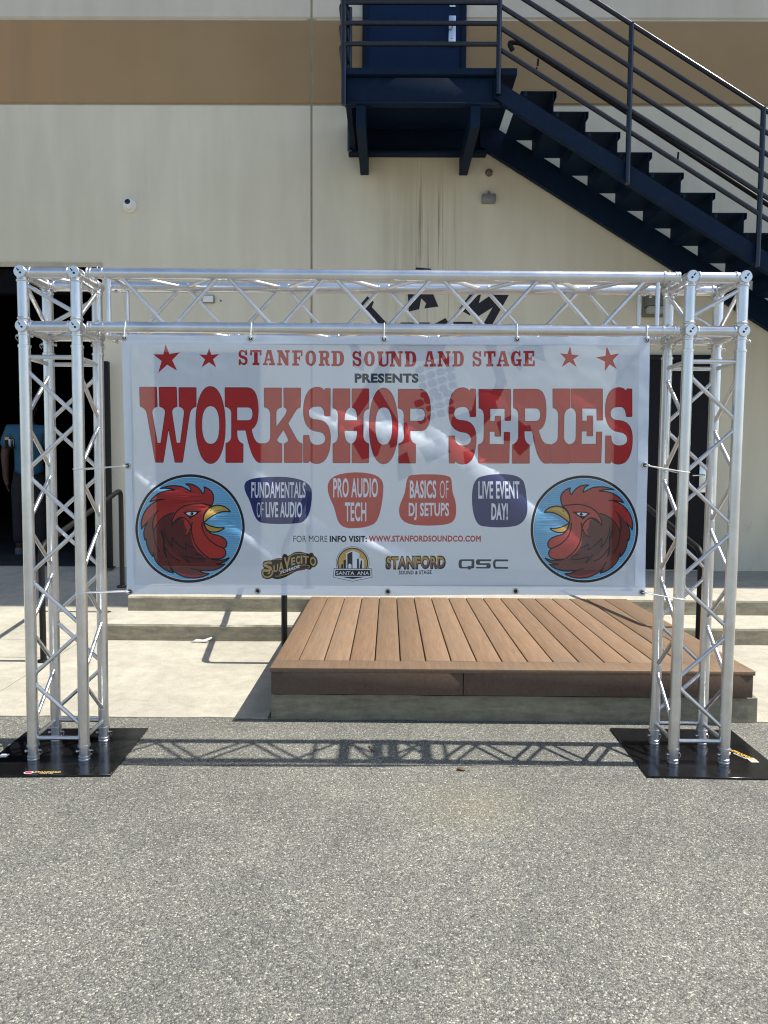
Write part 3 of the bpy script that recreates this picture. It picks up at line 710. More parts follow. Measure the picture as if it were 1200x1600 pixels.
# ---------------------------------------------------------------- 2-D outlines for print and lettering
def svg(s, ox=0, oy=0, k=1, n=7):
    tk = s.replace(',', ' ').replace('Z', ' Z ').split(); loops = []; cur = []; i = 0; cmd = None; pt = (0, 0)
    while i < len(tk):
        if tk[i][0].isalpha():
            cmd = tk[i][0]; r = tk[i][1:]; tk[i] = r
            if not r: i += 1
            if cmd == 'Z':
                loops.append(cur); cur = []; continue
        m = {'M': 2, 'L': 2, 'Q': 4, 'C': 6}[cmd]; a = [float(x) for x in tk[i:i+m]]; i += m
        if cmd == 'M': cur = [(a[0], a[1])]
        elif cmd == 'L': cur.append((a[0], a[1]))
        else:
            P = [cur[-1]]+[(a[j], a[j+1]) for j in range(0, m, 2)]
            for q in range(1, n+1):
                t_ = q/n
                if cmd == 'Q': w = ((1-t_)**2, 2*t_*(1-t_), t_*t_)
                else: w = ((1-t_)**3, 3*t_*(1-t_)**2, 3*t_*t_*(1-t_), t_**3)
                cur.append((sum(x*p[0] for x, p in zip(w, P)), sum(x*p[1] for x, p in zip(w, P))))
        if cmd == 'M': cmd = 'L'
    if cur: loops.append(cur)
    return [[(ox+x/k, oy+y/k) for x, y in l] for l in loops]
def ell(cx, cy, rx, ry, n=40, p=2.0):
    out = []
    for i in range(n):
        t_ = 2*math.pi*i/n; c, s = math.cos(t_), math.sin(t_)
        out.append((cx+rx*math.copysign(abs(c)**(2/p), c), cy+ry*math.copysign(abs(s)**(2/p), s)))
    return out
def stroke(loop, w, closed=False):
    """thick line as a list of quads and joint discs (shapes to be united)"""
    out = []; pts = loop+[loop[0]] if closed else loop
    for (x0, y0), (x1, y1) in zip(pts, pts[1:]):
        l = math.hypot(x1-x0, y1-y0)
        if l < 1e-6: continue
        nx, ny = -(y1-y0)/l*w/2, (x1-x0)/l*w/2
        out.append([[(x0+nx, y0+ny), (x1+nx, y1+ny), (x1-nx, y1-ny), (x0-nx, y0-ny)]])
    return out
_glyphs = {}
def text_loops(s, bold=0.0):
    key = (s, bold)
    if key in _glyphs: return _glyphs[key]
    cu = bpy.data.curves.new('t', 'FONT'); cu.body = s; cu.resolution_u = 3; cu.offset = bold; cu.space_character = 1+bold*1.6
    ob = bpy.data.objects.new('t', cu); COL.objects.link(ob)
    dg = bpy.context.evaluated_depsgraph_get(); dg.update()
    me = bpy.data.meshes.new_from_object(ob.evaluated_get(dg))
    cnt = {}
    co = [tuple(v.co[:2]) for v in me.vertices]; idx = {}; rep = []
    for c in co:
        k = (round(c[0], 4), round(c[1], 4)); rep.append(idx.setdefault(k, len(idx)))
    pos = {v: k for k, v in idx.items()}
    for p in me.polygons:
        vs = [rep[i] for i in p.vertices]
        for a, b2 in zip(vs, vs[1:]+vs[:1]):
            if a == b2: continue
            e = (min(a, b2), max(a, b2)); cnt[e] = cnt.get(e, 0)+1
    adj = {}
    for (a, b2), c in cnt.items():
        if c == 1: adj.setdefault(a, []).append(b2); adj.setdefault(b2, []).append(a)
    loops = []; used = set()
    for a in list(adj):
        for nx in adj[a]:
            e = (min(a, nx), max(a, nx))
            if e in used: continue
            lp = [a]; prev, cur = a, nx; used.add(e)
            while cur != a:
                lp.append(cur)
                cand = [c for c in adj[cur] if (min(c, cur), max(c, cur)) not in used]
                if not cand: break
                prev, cur = cur, cand[0]; used.add((min(prev, cur), max(prev, cur)))
            if len(lp) > 2: loops.append([pos[i] for i in lp])
    bpy.data.objects.remove(ob); bpy.data.curves.remove(cu); bpy.data.meshes.remove(me)
    _glyphs[key] = loops; return loops
def text_box(s, x0, y0, x1, y1, bold=0.0):
    L = text_loops(s, bold); xs = [p[0] for l in L for p in l]; ys = [p[1] for l in L for p in l]
    a, b2, c, d = min(xs), max(xs), min(ys), max(ys)
    if s.isupper() and ',' not in s: pass
    return [[(x0+(x-a)/(b2-a)*(x1-x0), y1-(y-c)/(d-c)*(y1-y0)) for x, y in l] for l in L]

# slab-serif capitals, unit box, y down: list of shapes (each even-odd)
def rc(x0, y0, x1, y1): return [[(x0, y0), (x1, y0), (x1, y1), (x0, y1)]]
SLAB = {
 'S': [svg('M.93 0 L.93 .36 L.76 .36 C.72 .2 .62 .14 .5 .14 C.36 .14 .3 .2 .3 .26 C.3 .36 .45 .38 .62 .41 C.85 .45 .97 .55 .97 .71 C.97 .9 .8 1 .6 1 C.48 1 .38 .96 .3 .88 L.26 1 L.08 1 L.08 .62 L.26 .62 C.3 .78 .42 .86 .54 .86 C.66 .86 .72 .8 .72 .73 C.72 .63 .58 .6 .42 .57 C.2 .53 .06 .44 .06 .28 C.06 .1 .22 0 .42 0 C.55 0 .64 .04 .72 .11 L.76 0Z')],
 'T': [rc(0, 0, 1, .16), rc(0, .1, .16, .36), rc(.84, .1, 1, .36), rc(.34, .1, .66, .9), rc(.2, .84, .8, 1)],
 'A': [svg('M.34 0 L.68 0 L.92 .86 L.64 .86 L.48 .2 L.26 .86 L.1 .86Z'), rc(.25, .56, .7, .69), rc(0, .85, .38, 1), rc(.5, .85, 1, 1)],
 'N': [rc(0, 0, .36, .15), rc(.62, 0, 1, .15), rc(.1, .1, .27, .9), rc(.73, .1, .9, 1), rc(0, .85, .38, 1), svg('M.06 0 L.38 0 L.9 .8 L.9 1 L.66 1 L.12 .2Z')],
 'F': [rc(0, 0, .95, .15), rc(.79, .1, .95, .38), rc(.14, .1, .46, .9), rc(0, .85, .64, 1), rc(.4, .44, .7, .57), rc(.62, .36, .74, .66)],
 'O': [[ell(.5, .5, .5, .5, 36, 2.3), ell(.5, .5, .17, .36, 24, 2.3)]],
 'R': [rc(0, 0, .5, .15), rc(.12, .1, .42, .9), rc(0, .85, .52, 1), svg('M.3 0 L.62 0 C.85 0 .95 .1 .95 .27 C.95 .45 .84 .55 .62 .55 L.3 .55Z M.42 .14 L.54 .14 C.62 .14 .65 .18 .65 .27 C.65 .37 .62 .41 .54 .41 L.42 .41Z'), svg('M.42 .5 L.68 .48 C.86 .52 .88 .66 .88 .78 C.88 .86 .92 .87 1 .85 L1 .98 C.8 1.03 .62 .98 .6 .82 C.58 .66 .56 .6 .42 .6Z')],
 'D': [rc(0, 0, .5, .15), rc(.12, .1, .42, .9), rc(0, .85, .5, 1), svg('M.3 0 L.55 0 C.86 0 1 .2 1 .5 C1 .8 .86 1 .55 1 L.3 1Z M.42 .14 L.5 .14 C.64 .14 .68 .26 .68 .5 C.68 .74 .64 .86 .5 .86 L.42 .86Z')],
 'U': [rc(0, 0, .5, .15), rc(.62, 0, 1, .15), svg('M.1 .1 L.4 .1 L.4 .7 C.4 .83 .46 .86 .55 .86 C.66 .86 .73 .8 .73 .66 L.73 .1 L.89 .1 L.89 .68 C.89 .9 .75 1.01 .5 1.01 C.24 1.01 .1 .9 .1 .7Z')],
 'G': [svg('M.88 0 L.88 .36 L.74 .36 C.71 .2 .63 .14 .53 .14 C.38 .14 .33 .26 .33 .5 C.33 .74 .38 .86 .52 .86 C.6 .86 .66 .82 .66 .76 L.66 .66 L.5 .66 L.5 .53 L1 .53 L1 .66 L.92 .66 L.92 1 L.8 1 L.74 .92 C.67 .98 .58 1 .48 1 C.18 1 0 .82 0 .5 C0 .18 .18 0 .46 0 C.58 0 .67 .04 .74 .11 L.77 0Z')],
 'E': [rc(0, 0, .95, .15), rc(.79, .1, .95, .36), rc(.14, .1, .46, .9), rc(0, .85, 1, 1), rc(.84, .62, 1, .9), rc(.4, .43, .68, .57), rc(.62, .34, .74, .66)],
}
def slab(ch, x0, y0, x1, y1): return [[[(x0+x*(x1-x0), y0+y*(y1-y0)) for x, y in l] for l in sh] for sh in SLAB[ch]]

# ---------------------------------------------------------------- banner
# print layers, later ones lie over earlier ones: (part, ink, shapes) in photo pixels, mapped onto the banner plane
LAY = []
def lay(part, ink, shapes): LAY.append((part, ink, shapes))
BTL, BTR, BBL, BBR = (190.5, 523), (1015.5, 525), (198.5, 929), (1007.5, 931)
def lerp2(s, t_):
    x = (1-t_)*((1-s)*BTL[0]+s*BTR[0])+t_*((1-s)*BBL[0]+s*BBR[0]); y = (1-t_)*((1-s)*BTL[1]+s*BTR[1])+t_*((1-s)*BBL[1]+s*BBR[1]); return x, y
hem = lambda a, bq, c, d: [[lerp2(a, c), lerp2(bq, c), lerp2(bq, d), lerp2(a, d)]]
lay('hem', 'hem', [hem(0, 1, 0, .036), hem(0, 1, .962, 1), hem(0, .016, .036, .962), hem(.980, 1, .036, .962)])
# headline
S_ = 'M695 72 L695 330 L645 330 C640 260 620 236 580 236 C520 236 492 260 492 300 C492 350 520 366 580 368 C660 375 700 430 700 540 C700 690 650 775 575 775 C540 775 515 765 500 740 L494 765 L446 765 L446 512 L497 512 C497 570 520 605 575 605 C630 605 655 580 655 545 C655 500 620 478 575 474 C490 465 446 400 446 280 C446 140 490 60 570 60 C610 60 630 75 645 100 L648 72Z'
E_ = 'M350 80 L645 80 L645 372 L592 372 L592 260 L450 260 L450 382 L500 382 L500 334 L550 334 L550 520 L498 520 L498 474 L445 474 L445 598 L585 598 L585 484 L636 484 L630 770 L342 770 L342 600 Q396 590 396 530 L398 330 Q395 265 350 256Z'
head = [
 svg('M52 62 L210 62 L216 242 Q165 250 165 300 L212 585 L246 585 L292 300 Q292 250 240 242 L235 62 L396 62 L402 242 Q352 250 352 300 L392 585 L430 585 L470 300 Q470 250 422 242 L420 66 L580 66 L580 242 Q530 250 518 310 L447 763 L378 763 L319 440 L265 763 L194 763 L120 310 Q105 250 55 240Z', 210, 595, 6),
 [[(210+x/6, 595+y/6) for x, y in l] for l in (ell(714, 415, 137, 360, 48, 2.15), ell(716, 415, 84, 180, 40, 2.4))],
 svg('M852 66 L1060 66 C1130 66 1160 150 1160 270 C1160 370 1140 430 1095 455 C1110 530 1130 580 1170 590 L1275 590 L1275 765 L1165 765 C1110 740 1070 600 1045 462 L960 462 L960 500 Q965 580 1018 592 L1018 765 L858 765 L858 588 Q912 570 912 520 L912 300 Q905 250 852 242Z M960 246 L1060 246 C1095 246 1110 270 1110 310 C1110 350 1095 374 1060 374 L960 374Z', 210, 595, 6),
 svg('M78 68 L238 68 L238 248 Q186 255 186 310 L186 440 L275 320 Q310 260 262 248 L260 68 L416 68 L416 248 Q385 255 365 290 L298 400 L375 540 Q400 585 432 590 L432 765 L265 765 L265 588 Q310 580 302 545 L258 455 L195 545 Q190 580 242 590 L242 765 L88 765 L88 588 Q136 575 136 520 L136 310 Q130 255 78 246Z', 400, 595, 6),
 svg(S_, 400, 595, 6),
 svg('M722 74 L880 74 L880 248 C845 255 828 300 828 375 L952 375 C952 300 940 255 900 248 L900 74 L1056 74 L1056 260 Q1006 270 1004 330 L1004 520 Q1010 580 1056 592 L1056 768 L902 768 L902 592 C940 580 952 540 952 466 L828 466 C828 540 845 580 882 592 L882 768 L724 768 L724 592 Q770 580 774 520 L774 330 Q772 265 722 254Z', 400, 595, 6),
 [[(560+x/6, 595+y/6) for x, y in l] for l in (ell(236, 422, 133, 356, 48, 2.15), ell(238, 424, 82, 180, 40, 2.4))],
 svg('M374 78 L580 78 C640 78 675 150 675 270 C675 390 650 466 590 466 L482 466 L482 520 Q490 585 532 595 L532 770 L378 770 L378 592 Q430 580 430 520 L430 320 Q425 262 374 254Z M482 256 L580 256 C612 256 627 280 627 318 C627 355 612 378 580 378 L482 378Z', 560, 595, 6),
 svg(S_, 690-378/6, 596, 6),
 svg(E_, 690, 595, 6),
 svg('M674 80 L880 80 C950 80 975 150 975 270 C975 380 955 445 905 462 C920 540 945 590 990 598 L1018 598 L1018 772 L960 772 C900 745 870 610 850 470 L772 470 L772 520 Q778 585 820 600 L820 772 L662 772 L662 598 Q716 585 720 530 L720 320 Q716 265 672 254Z M776 256 L875 256 C910 256 925 280 925 320 C925 358 910 382 875 382 L776 382Z', 690, 595, 6),
 svg('M1040 78 L1196 78 L1196 256 Q1145 270 1140 330 L1138 530 Q1145 590 1196 600 L1196 772 L1028 772 L1028 598 Q1085 585 1088 530 L1092 330 Q1090 265 1040 254Z', 690, 595, 6),
 svg(E_, 800+198/6, 595-2/6, 6),
 svg(S_, 800+424/6, 596, 6)]
for hw in (head[:8], head[8:]):
    lay('headline_lettering', 'redline', [q for l in hw for lp in l for q in stroke(lp, 1.5, True)]); lay('headline_lettering', 'red', hw)
TW_ = [[] for _ in range(4)]
for ch, a, c in (('S', 58, 133), ('T', 150, 235), ('A', 245, 337), ('N', 352, 445), ('F', 463, 545), ('O', 562, 643), ('R', 662, 745), ('D', 757, 852), ('S', 910, 985), ('O', 1003, 1083), ('U', 1100, 1197)):
    TW_[0 if a < 900 else 1] += slab(ch, 360+a/4.8, 535+(56+a*.008)/4.8, 360+c/4.8, 535+(171+a*.008)/4.8)
for ch, a, c in (('N', 45, 140), ('D', 155, 243), ('A', 297, 390), ('N', 403, 500), ('D', 515, 600), ('S', 660, 735), ('T', 750, 838), ('A', 845, 940), ('G', 952, 1033), ('E', 1045, 1130)):
    TW_[1 if a < 250 else 2 if a < 620 else 3] += slab(ch, 600+a/4.8, 535+64/4.8, 600+c/4.8, 535+180/4.8)
for q in TW_: lay('title_lettering', 'red', q)
def star(P):
    cx, cy = sum(p[0] for p in P)/5, sum(p[1] for p in P)/5; out = []
    for i in range(5):
        a, c = P[i], P[(i+1) % 5]; out.append(a); mx, my = (a[0]+c[0])/2, (a[1]+c[1])/2; out.append((cx+.46*(mx-cx), cy+.46*(my-cy)))
    return [out]
for P, ox, k in (([(198, 52), (262, 88), (250, 170), (165, 180), (143, 97)], 190, 2.857), ([(392, 68), (438, 95), (424, 155), (358, 155), (347, 97)], 190, 2.857), ([(819, 57), (857, 97), (847, 147), (782, 147), (776, 88)], 590, 2.727), ([(976, 57), (1028, 88), (1017, 155), (967, 165), (930, 105)], 590, 2.727)):
    lay('star', 'red', [star([(ox+x/k, 520+y/k) for x, y in P])])
lay('small_lettering', 'grey', [text_box('PRESENTS', 554, 583, 654, 598, .05)])
lay('small_lettering', 'black', [text_box('FOR MORE', 459, 836.5, 512, 846.5)]); lay('small_lettering', 'black', [text_box('INFO VISIT:', 515.5, 836.5, 573.5, 846.5, .05)])
lay('small_lettering', 'red', [text_box('WWW.STANFORDSOUNDCO.COM', 576, 836.5, 751, 846.5, .045)])
# four badges
K5 = 1200/235
def badge(pth, ink, ox, texts):
    lay('badge', ink, [svg(pth, ox, 730, K5)])
    for s, a, c, d, e, bd in texts: lay('badge', 'print', [text_box(s, ox+a/K5, 730+c/K5, ox+d/K5, 730+e/K5, bd)])
badge('M35 150 C35 100 90 78 300 76 C480 76 578 120 576 210 C574 330 550 420 490 440 C420 456 220 456 165 440 C110 420 100 310 75 260 C55 220 35 190 35 150Z', 'blue', 375, [('FUNDAMENTALS', 92, 118, 524, 246, .02), ('OF', 136, 278, 190, 400, -.012), ('LIVE AUDIO', 208, 276, 498, 400, .03)])
badge('M700 160 C700 100 740 45 920 40 C1090 42 1140 80 1144 150 C1144 260 1120 380 1090 430 C1060 478 940 488 880 486 C800 480 780 440 765 370 C750 290 700 240 700 160Z', 'badgered', 375, [('PRO AUDIO', 745, 86, 1100, 242, .02), ('TECH', 838, 278, 1008, 432, .02)])
badge('M140 80 C150 60 200 56 300 56 C400 56 470 62 480 90 C490 120 485 180 500 220 C520 270 525 310 522 370 C515 440 490 465 300 466 C140 466 70 440 68 350 C68 280 110 240 118 180 C125 130 125 110 140 80Z', 'badgered', 610, [('BASICS', 154, 104, 364, 248, .025), ('OF', 392, 106, 460, 248, -.012), ('DJ SETUPS', 146, 282, 466, 422, .025)])
badge('M700 80 C750 60 830 54 880 54 C960 56 1030 65 1060 110 C1085 160 1090 260 1086 340 C1080 400 1050 450 990 466 C920 482 800 482 720 466 C670 450 650 350 646 270 C644 180 650 110 700 80Z', 'blue', 610, [('LIVE EVENT', 696, 112, 1028, 250, .02), ('DAY!', 800, 284, 930, 420, .035)])
# rooster emblems
def rooster(part, T):
    tr = lambda loops: [[T(x, y) for x, y in l] for l in loops]
    def L(ink, *paths): lay(part, ink, [tr(svg(p)) for p in paths])
    lay(part, 'black', [tr([ell(596, 588, 557, 549, 72)])]); lay(part, 'print', [tr([ell(596, 588, 531, 522, 72)])]); lay(part, 'sky', [tr([ell(596, 588, 526, 517, 72)])])
    for yy in range(90, 1080, 22):
        lay(part, 'sky2', [tr([[(596-520*math.sqrt(max(0, 1-((yy-588)/511)**2)), yy), (596+520*math.sqrt(max(0, 1-((yy-588)/511)**2)), yy+14), (596+520*math.sqrt(max(0, 1-((yy-588)/511)**2)), yy+20), (596-520*math.sqrt(max(0, 1-((yy-588)/511)**2)), yy+6)]])])
    sil = 'M290 185 C370 150 450 150 510 165 C550 180 580 200 605 215 C605 180 590 155 548 138 C620 130 690 160 725 240 C745 215 745 190 735 165 C800 185 840 230 835 280 C832 320 820 345 815 358 C770 380 740 430 738 490 L745 540 C760 600 800 640 860 650 C930 660 985 700 975 750 C965 790 930 785 940 785 C975 810 975 870 920 890 C870 900 830 895 800 890 C870 915 940 915 1000 880 C970 930 900 945 860 945 C900 955 930 950 955 945 C900 1010 780 1030 680 1010 C720 1040 760 1045 795 1045 C730 1090 600 1110 500 1060 C450 1035 420 1010 400 985 C410 1010 420 1030 435 1040 C350 1020 280 960 245 900 C235 870 230 850 228 830 C222 850 222 865 225 875 C170 820 150 750 150 690 C145 690 143 700 140 712 C115 650 120 590 165 520 C140 545 115 570 103 600 C80 500 130 380 240 320 C280 300 310 295 345 295 C290 290 240 300 190 320 C240 240 330 195 445 200 C400 180 340 180 290 185Z'
    L('comb', sil)
    L('maroon', 'M440 430 C340 440 260 510 235 600 C225 540 240 450 275 405 C225 430 165 500 165 520 C120 590 115 650 140 712 L150 690 C150 750 170 820 225 875 L228 830 C240 900 330 1020 435 1040 L400 985 C430 1020 600 1100 795 1045 C760 1045 720 1040 680 1010 C780 1030 900 1010 955 945 C930 950 900 955 860 945 C900 945 970 930 1000 880 C940 915 870 915 800 890 C700 880 630 780 610 640 L540 500 L500 490 L415 555 C405 500 420 450 440 430Z')
    L('plum', 'M440 430 C340 440 290 500 275 600 C300 700 400 850 600 930 C700 960 780 920 760 895 C680 850 620 760 608 640 L540 500 L500 490 L415 555 C405 500 420 450 440 430Z')
    L('face', 'M812 352 C740 320 560 330 470 420 C430 470 415 500 415 555 C450 490 500 460 545 480 C530 560 560 600 570 590 C560 640 550 655 530 668 C570 665 600 630 608 600 C600 760 680 860 790 888 C860 905 950 890 970 850 C975 815 950 790 935 783 C985 770 985 720 940 680 C890 650 820 650 770 600 L742 540 L738 490 C740 430 770 380 812 352Z')
    L('gold', 'M738 490 C740 420 800 355 870 352 C930 352 980 380 1005 420 C930 400 850 430 745 525Z', 'M748 535 C800 565 880 585 955 578 C920 615 850 635 800 615 C770 600 755 570 748 535Z')
    L('goldlight', 'M752 480 C760 420 810 375 870 370 C900 372 920 380 930 390 C860 390 800 430 752 480Z')
    def ST(w, *paths):
        lay(part, 'black', [tr(q) for p in paths for l in svg(p) for q in stroke(l, w)])
    lay(part, 'black', [tr(q) for l in svg(sil) for q in stroke(l, 13, True)])
    ST(13, 'M480 400 C560 330 700 320 815 356', 'M738 490 C740 420 800 355 870 352 C930 352 980 380 1005 420 C930 400 850 430 745 525', 'M745 528 C800 565 880 585 955 578 C920 615 850 635 800 615 C770 600 755 570 748 535',
       'M725 520 C710 620 790 740 938 783', 'M625 520 C590 640 640 800 790 888', 'M480 400 C430 450 410 500 415 555 C450 490 500 460 545 480', 'M545 480 C615 520 620 600 608 610')
    ST(11, 'M440 428 C340 440 260 510 225 620', 'M275 405 C225 450 200 540 225 620 C230 700 250 780 290 830', 'M330 585 C335 660 380 740 420 780 C410 740 410 710 415 680 C450 740 520 790 560 800 C550 770 550 750 557 738 C590 770 620 780 640 780',
       'M300 620 C310 650 320 680 330 700 C320 780 335 850 360 880 C350 850 340 800 335 770 C380 850 430 900 500 915', 'M510 845 C520 880 545 915 590 935 C560 900 550 880 545 865 C610 890 680 905 740 893', 'M650 850 C680 845 700 850 730 870',
       'M300 600 C330 640 340 680 330 770', 'M370 925 C390 960 410 990 435 1040', 'M600 990 C640 1005 680 1012 720 1012', 'M545 480 C520 540 530 600 560 590 M530 668 C570 660 600 630 600 590', 'M440 530 C470 500 500 480 540 478')
    L('black', 'M528 425 C590 408 660 408 725 410 C690 425 680 440 660 455 C630 470 610 485 605 495 C590 470 570 455 528 425Z')
    L('print', 'M560 430 C600 418 640 418 670 424 C655 452 615 460 585 452Z'); lay(part, 'black', [tr([ell(622, 436, 18, 16, 14)])]); lay(part, 'print', [tr([ell(612, 431, 5, 5, 8)])])
    L('black', 'M800 405 C805 398 812 396 818 398 C812 405 806 412 800 415Z')
rooster('rooster_emblem_a', lambda x, y: (205+x/6.486, 735+y/6.486))
rooster('rooster_emblem_b', lambda x, y: (912.4-(x-596)/6.486*.99, 826.6+(y-588)/6.486*.99))
# sponsor logos
K9 = 1200/110
sv = lambda p: svg(p, 400, 850, K9)
lay('sponsor_logo_a', 'print', [q for l in sv('M95 480 C90 430 130 420 140 400 C110 370 110 310 150 285 C200 265 240 275 270 270 C320 240 390 225 450 240 C445 190 470 165 500 165 C530 170 545 190 545 200 C580 190 600 170 640 145 C700 115 780 120 850 150 C890 160 910 165 925 150 C960 130 990 150 990 190 C1040 210 1060 270 1055 320 C1045 370 1000 400 960 395 C940 440 890 445 865 415 C830 450 760 440 700 460 C600 500 540 560 450 580 C380 605 320 600 280 570 C240 600 180 605 130 575 C100 550 95 520 95 480Z') for q in stroke(l, 1.6, True)])
lay('sponsor_logo_a', 'brownink', [sv('M95 480 C90 430 130 420 140 400 C110 370 110 310 150 285 C200 265 240 275 270 270 C320 240 390 225 450 240 C445 190 470 165 500 165 C530 170 545 190 545 200 C580 190 600 170 640 145 C700 115 780 120 850 150 C890 160 910 165 925 150 C960 130 990 150 990 190 C1040 210 1060 270 1055 320 C1045 370 1000 400 960 395 C940 440 890 445 865 415 C830 450 760 440 700 460 C600 500 540 560 450 580 C380 605 320 600 280 570 C240 600 180 605 130 575 C100 550 95 520 95 480Z')])
def tilt(ch, x0, y0, x1, y1, sk=0, bold=.03):
    L = text_box(ch, x0, y0, x1, y1, bold); xm = (x0+x1)/2
    return [[(400+x/K9, 850+(y-sk*(x-xm))/K9) for x, y in l] for l in L]
lay('sponsor_logo_a', 'tan', [tilt('S', 125, 290, 285, 470, .1), *[q for l in sv('M290 440 C290 520 250 560 190 560 C130 560 100 500 130 450 C160 420 230 430 240 470 C240 500 210 510 205 490') for q in stroke(l, 2.4)], tilt('U', 305, 345, 385, 470, .4), tilt('A', 392, 300, 478, 455, .35), tilt('V', 478, 215, 592, 415, .2, .04), tilt('E', 605, 225, 670, 355, .2), tilt('C', 685, 200, 752, 335, .1), tilt('I', 766, 192, 794, 328, 0), tilt('T', 806, 198, 905, 328, -.1), tilt('O', 922, 215, 1028, 368, -.2)])
lay('sponsor_logo_a', 'tan', [q for p in ('M300 265 C350 240 420 250 455 262', 'M590 200 C650 150 760 140 860 172', 'M400 520 C520 470 600 400 730 365 C820 345 900 350 915 380 C920 410 890 415 885 395', 'M330 540 C450 560 600 470 700 440') for l in sv(p) for q in stroke(l, .9)])
lay('sponsor_logo_a', 'print', [tilt('POMADE', 425, 400, 745, 455, .34, .03)])
lay('sponsor_logo_a', 'redline', [sv('M640 455 L790 405 L850 410 L840 435 L760 440 L660 470Z')])
KA = 1200/90; sa = lambda p: svg(p, 510, 845, KA); ea = lambda cx, cy, rx, ry: [[(510+x/KA, 845+y/KA) for x, y in ell(cx, cy, rx, ry, 40)]]
plq = lambda g: sa('M%d %d L%d %d L%d %d L550 %d L%d %dZ' % (190-g, 600-g, 910+g, 600-g, 925+g, 735+g*.6, 810+g, 175-g, 735+g*.6))
lay('sponsor_logo_b', 'grey', [ea(550, 455, 348, 348)]); lay('sponsor_logo_b', 'print', [ea(550, 455, 338, 338)]); lay('sponsor_logo_b', 'black', [ea(550, 455, 322, 322)]); lay('sponsor_logo_b', 'gold', [ea(550, 455, 300, 300)])
for i in range(17):
    a = math.pi*(1+i/16); lay('sponsor_logo_b', 'goldlight', [sa('M%f %f L%f %f L%f %fZ' % (550+170*math.cos(a), 560+170*math.sin(a), 550+292*math.cos(a-.05), 470+292*math.sin(a-.05), 550+292*math.cos(a+.05), 470+292*math.sin(a+.05)))])
lay('sponsor_logo_b', 'print', [sa('M415 590 L415 250 L550 190 L690 250 L690 340 L780 380 L780 590Z')])
lay('sponsor_logo_b', 'black', [sa('M438 590 L438 265 L545 212 L545 590Z'), sa('M640 590 L640 370 L680 358 L680 590Z'), sa('M310 590 L310 490 L350 475 L350 590Z'), sa('M360 590 L360 400 L410 385 L410 590Z'), sa('M700 590 L700 520 L720 400 L745 390 L745 590Z')])
lay('sponsor_logo_b', 'hem', [sa('M556 590 L556 215 L630 245 L630 590Z'), sa('M460 590 L460 490 L490 465 L525 490 L525 590Z')])
lay('sponsor_logo_b', 'black', [plq(34)]); lay('sponsor_logo_b', 'print', [plq(24)]); lay('sponsor_logo_b', 'black', [sa('M190 600 L910 600 L920 725 L180 725Z'), sa('M280 742 L820 742 L550 790Z')])
lay('sponsor_logo_b', 'print', [text_box('SANTA', 510+205/KA, 845+628/KA, 510+585/KA, 845+705/KA, .01), text_box('ANA', 510+640/KA, 845+628/KA, 510+890/KA, 845+705/KA, .01)])
KS = 1200/220
lay('sponsor_logo_c', 'black', [text_box('STANFORD', 590+66/KS, 855+70/KS, 590+582/KS, 855+188/KS, .085)]); lay('sponsor_logo_c', 'print', [])
sf = text_box('STANFORD', 590+76/KS, 855+80/KS, 590+570/KS, 855+176/KS, .03); ym = 855+128/KS
lay('sponsor_logo_c', 'gold', [sf]); lay('sponsor_logo_c', 'CLIP', [sf, ym, 'mauve'])
lay('sponsor_logo_c', 'black', [text_box('SOUND & STAGE', 590+180/KS, 855+195/KS, 590+460/KS, 855+229/KS, .03)])
lay('sponsor_logo_d', 'grey', [svg('M715 103 L825 103 L825 180 L795 182 L795 190 L770 190 L770 182 L715 182 C690 182 690 160 690 143 C690 120 695 103 715 103Z M722 118 L800 118 L800 160 L768 160 L768 168 L722 168 C715 160 715 125 722 118Z', 590, 855, KS), svg('M855 103 L967 103 L967 120 L875 120 L872 136 L950 136 C970 136 970 182 950 182 L838 182 L838 168 L925 168 L930 152 L855 152 C830 152 832 103 855 103Z', 590, 855, KS), svg('M1005 103 L1112 103 L1112 120 L1010 120 C1002 125 1002 160 1010 168 L1112 168 L1112 184 L1005 184 C975 184 975 103 1005 103Z', 590, 855, KS)])

INK = {k: vinyl_mat('print_'+k, c, s, t_) for k, (c, s, t_) in dict(
    sheet=((.80, .88, .98), .25, .24), hem=((.77, .85, .97), .11, .18), print=((.78, .84, .95), .2, .2), red=((.50, .024, .024), .23, .24), redline=((.14, .010, .014), .2, .2), badgered=((.52, .045, .035), .2, .22), blue=((.018, .026, .15), .18, .2), grey=((.03, .04, .06), .15, .2), black=((.007, .008, .011), .08, .12),
    sky=((.15, .43, .72), .17, .25), sky2=((.21, .52, .80), .12, .25), comb=((.42, .03, .028), .18, .25), maroon=((.15, .028, .022), .15, .2), plum=((.105, .022, .022), .15, .2), face=((.46, .042, .034), .17, .25), gold=((.55, .34, .07), .11, .22), goldlight=((.66, .46, .13), .11, .22), brownink=((.035, .022, .015), .1, .2), tan=((.50, .36, .16), .11, .22), mauve=((.20, .085, .09), .11, .2)).items()}

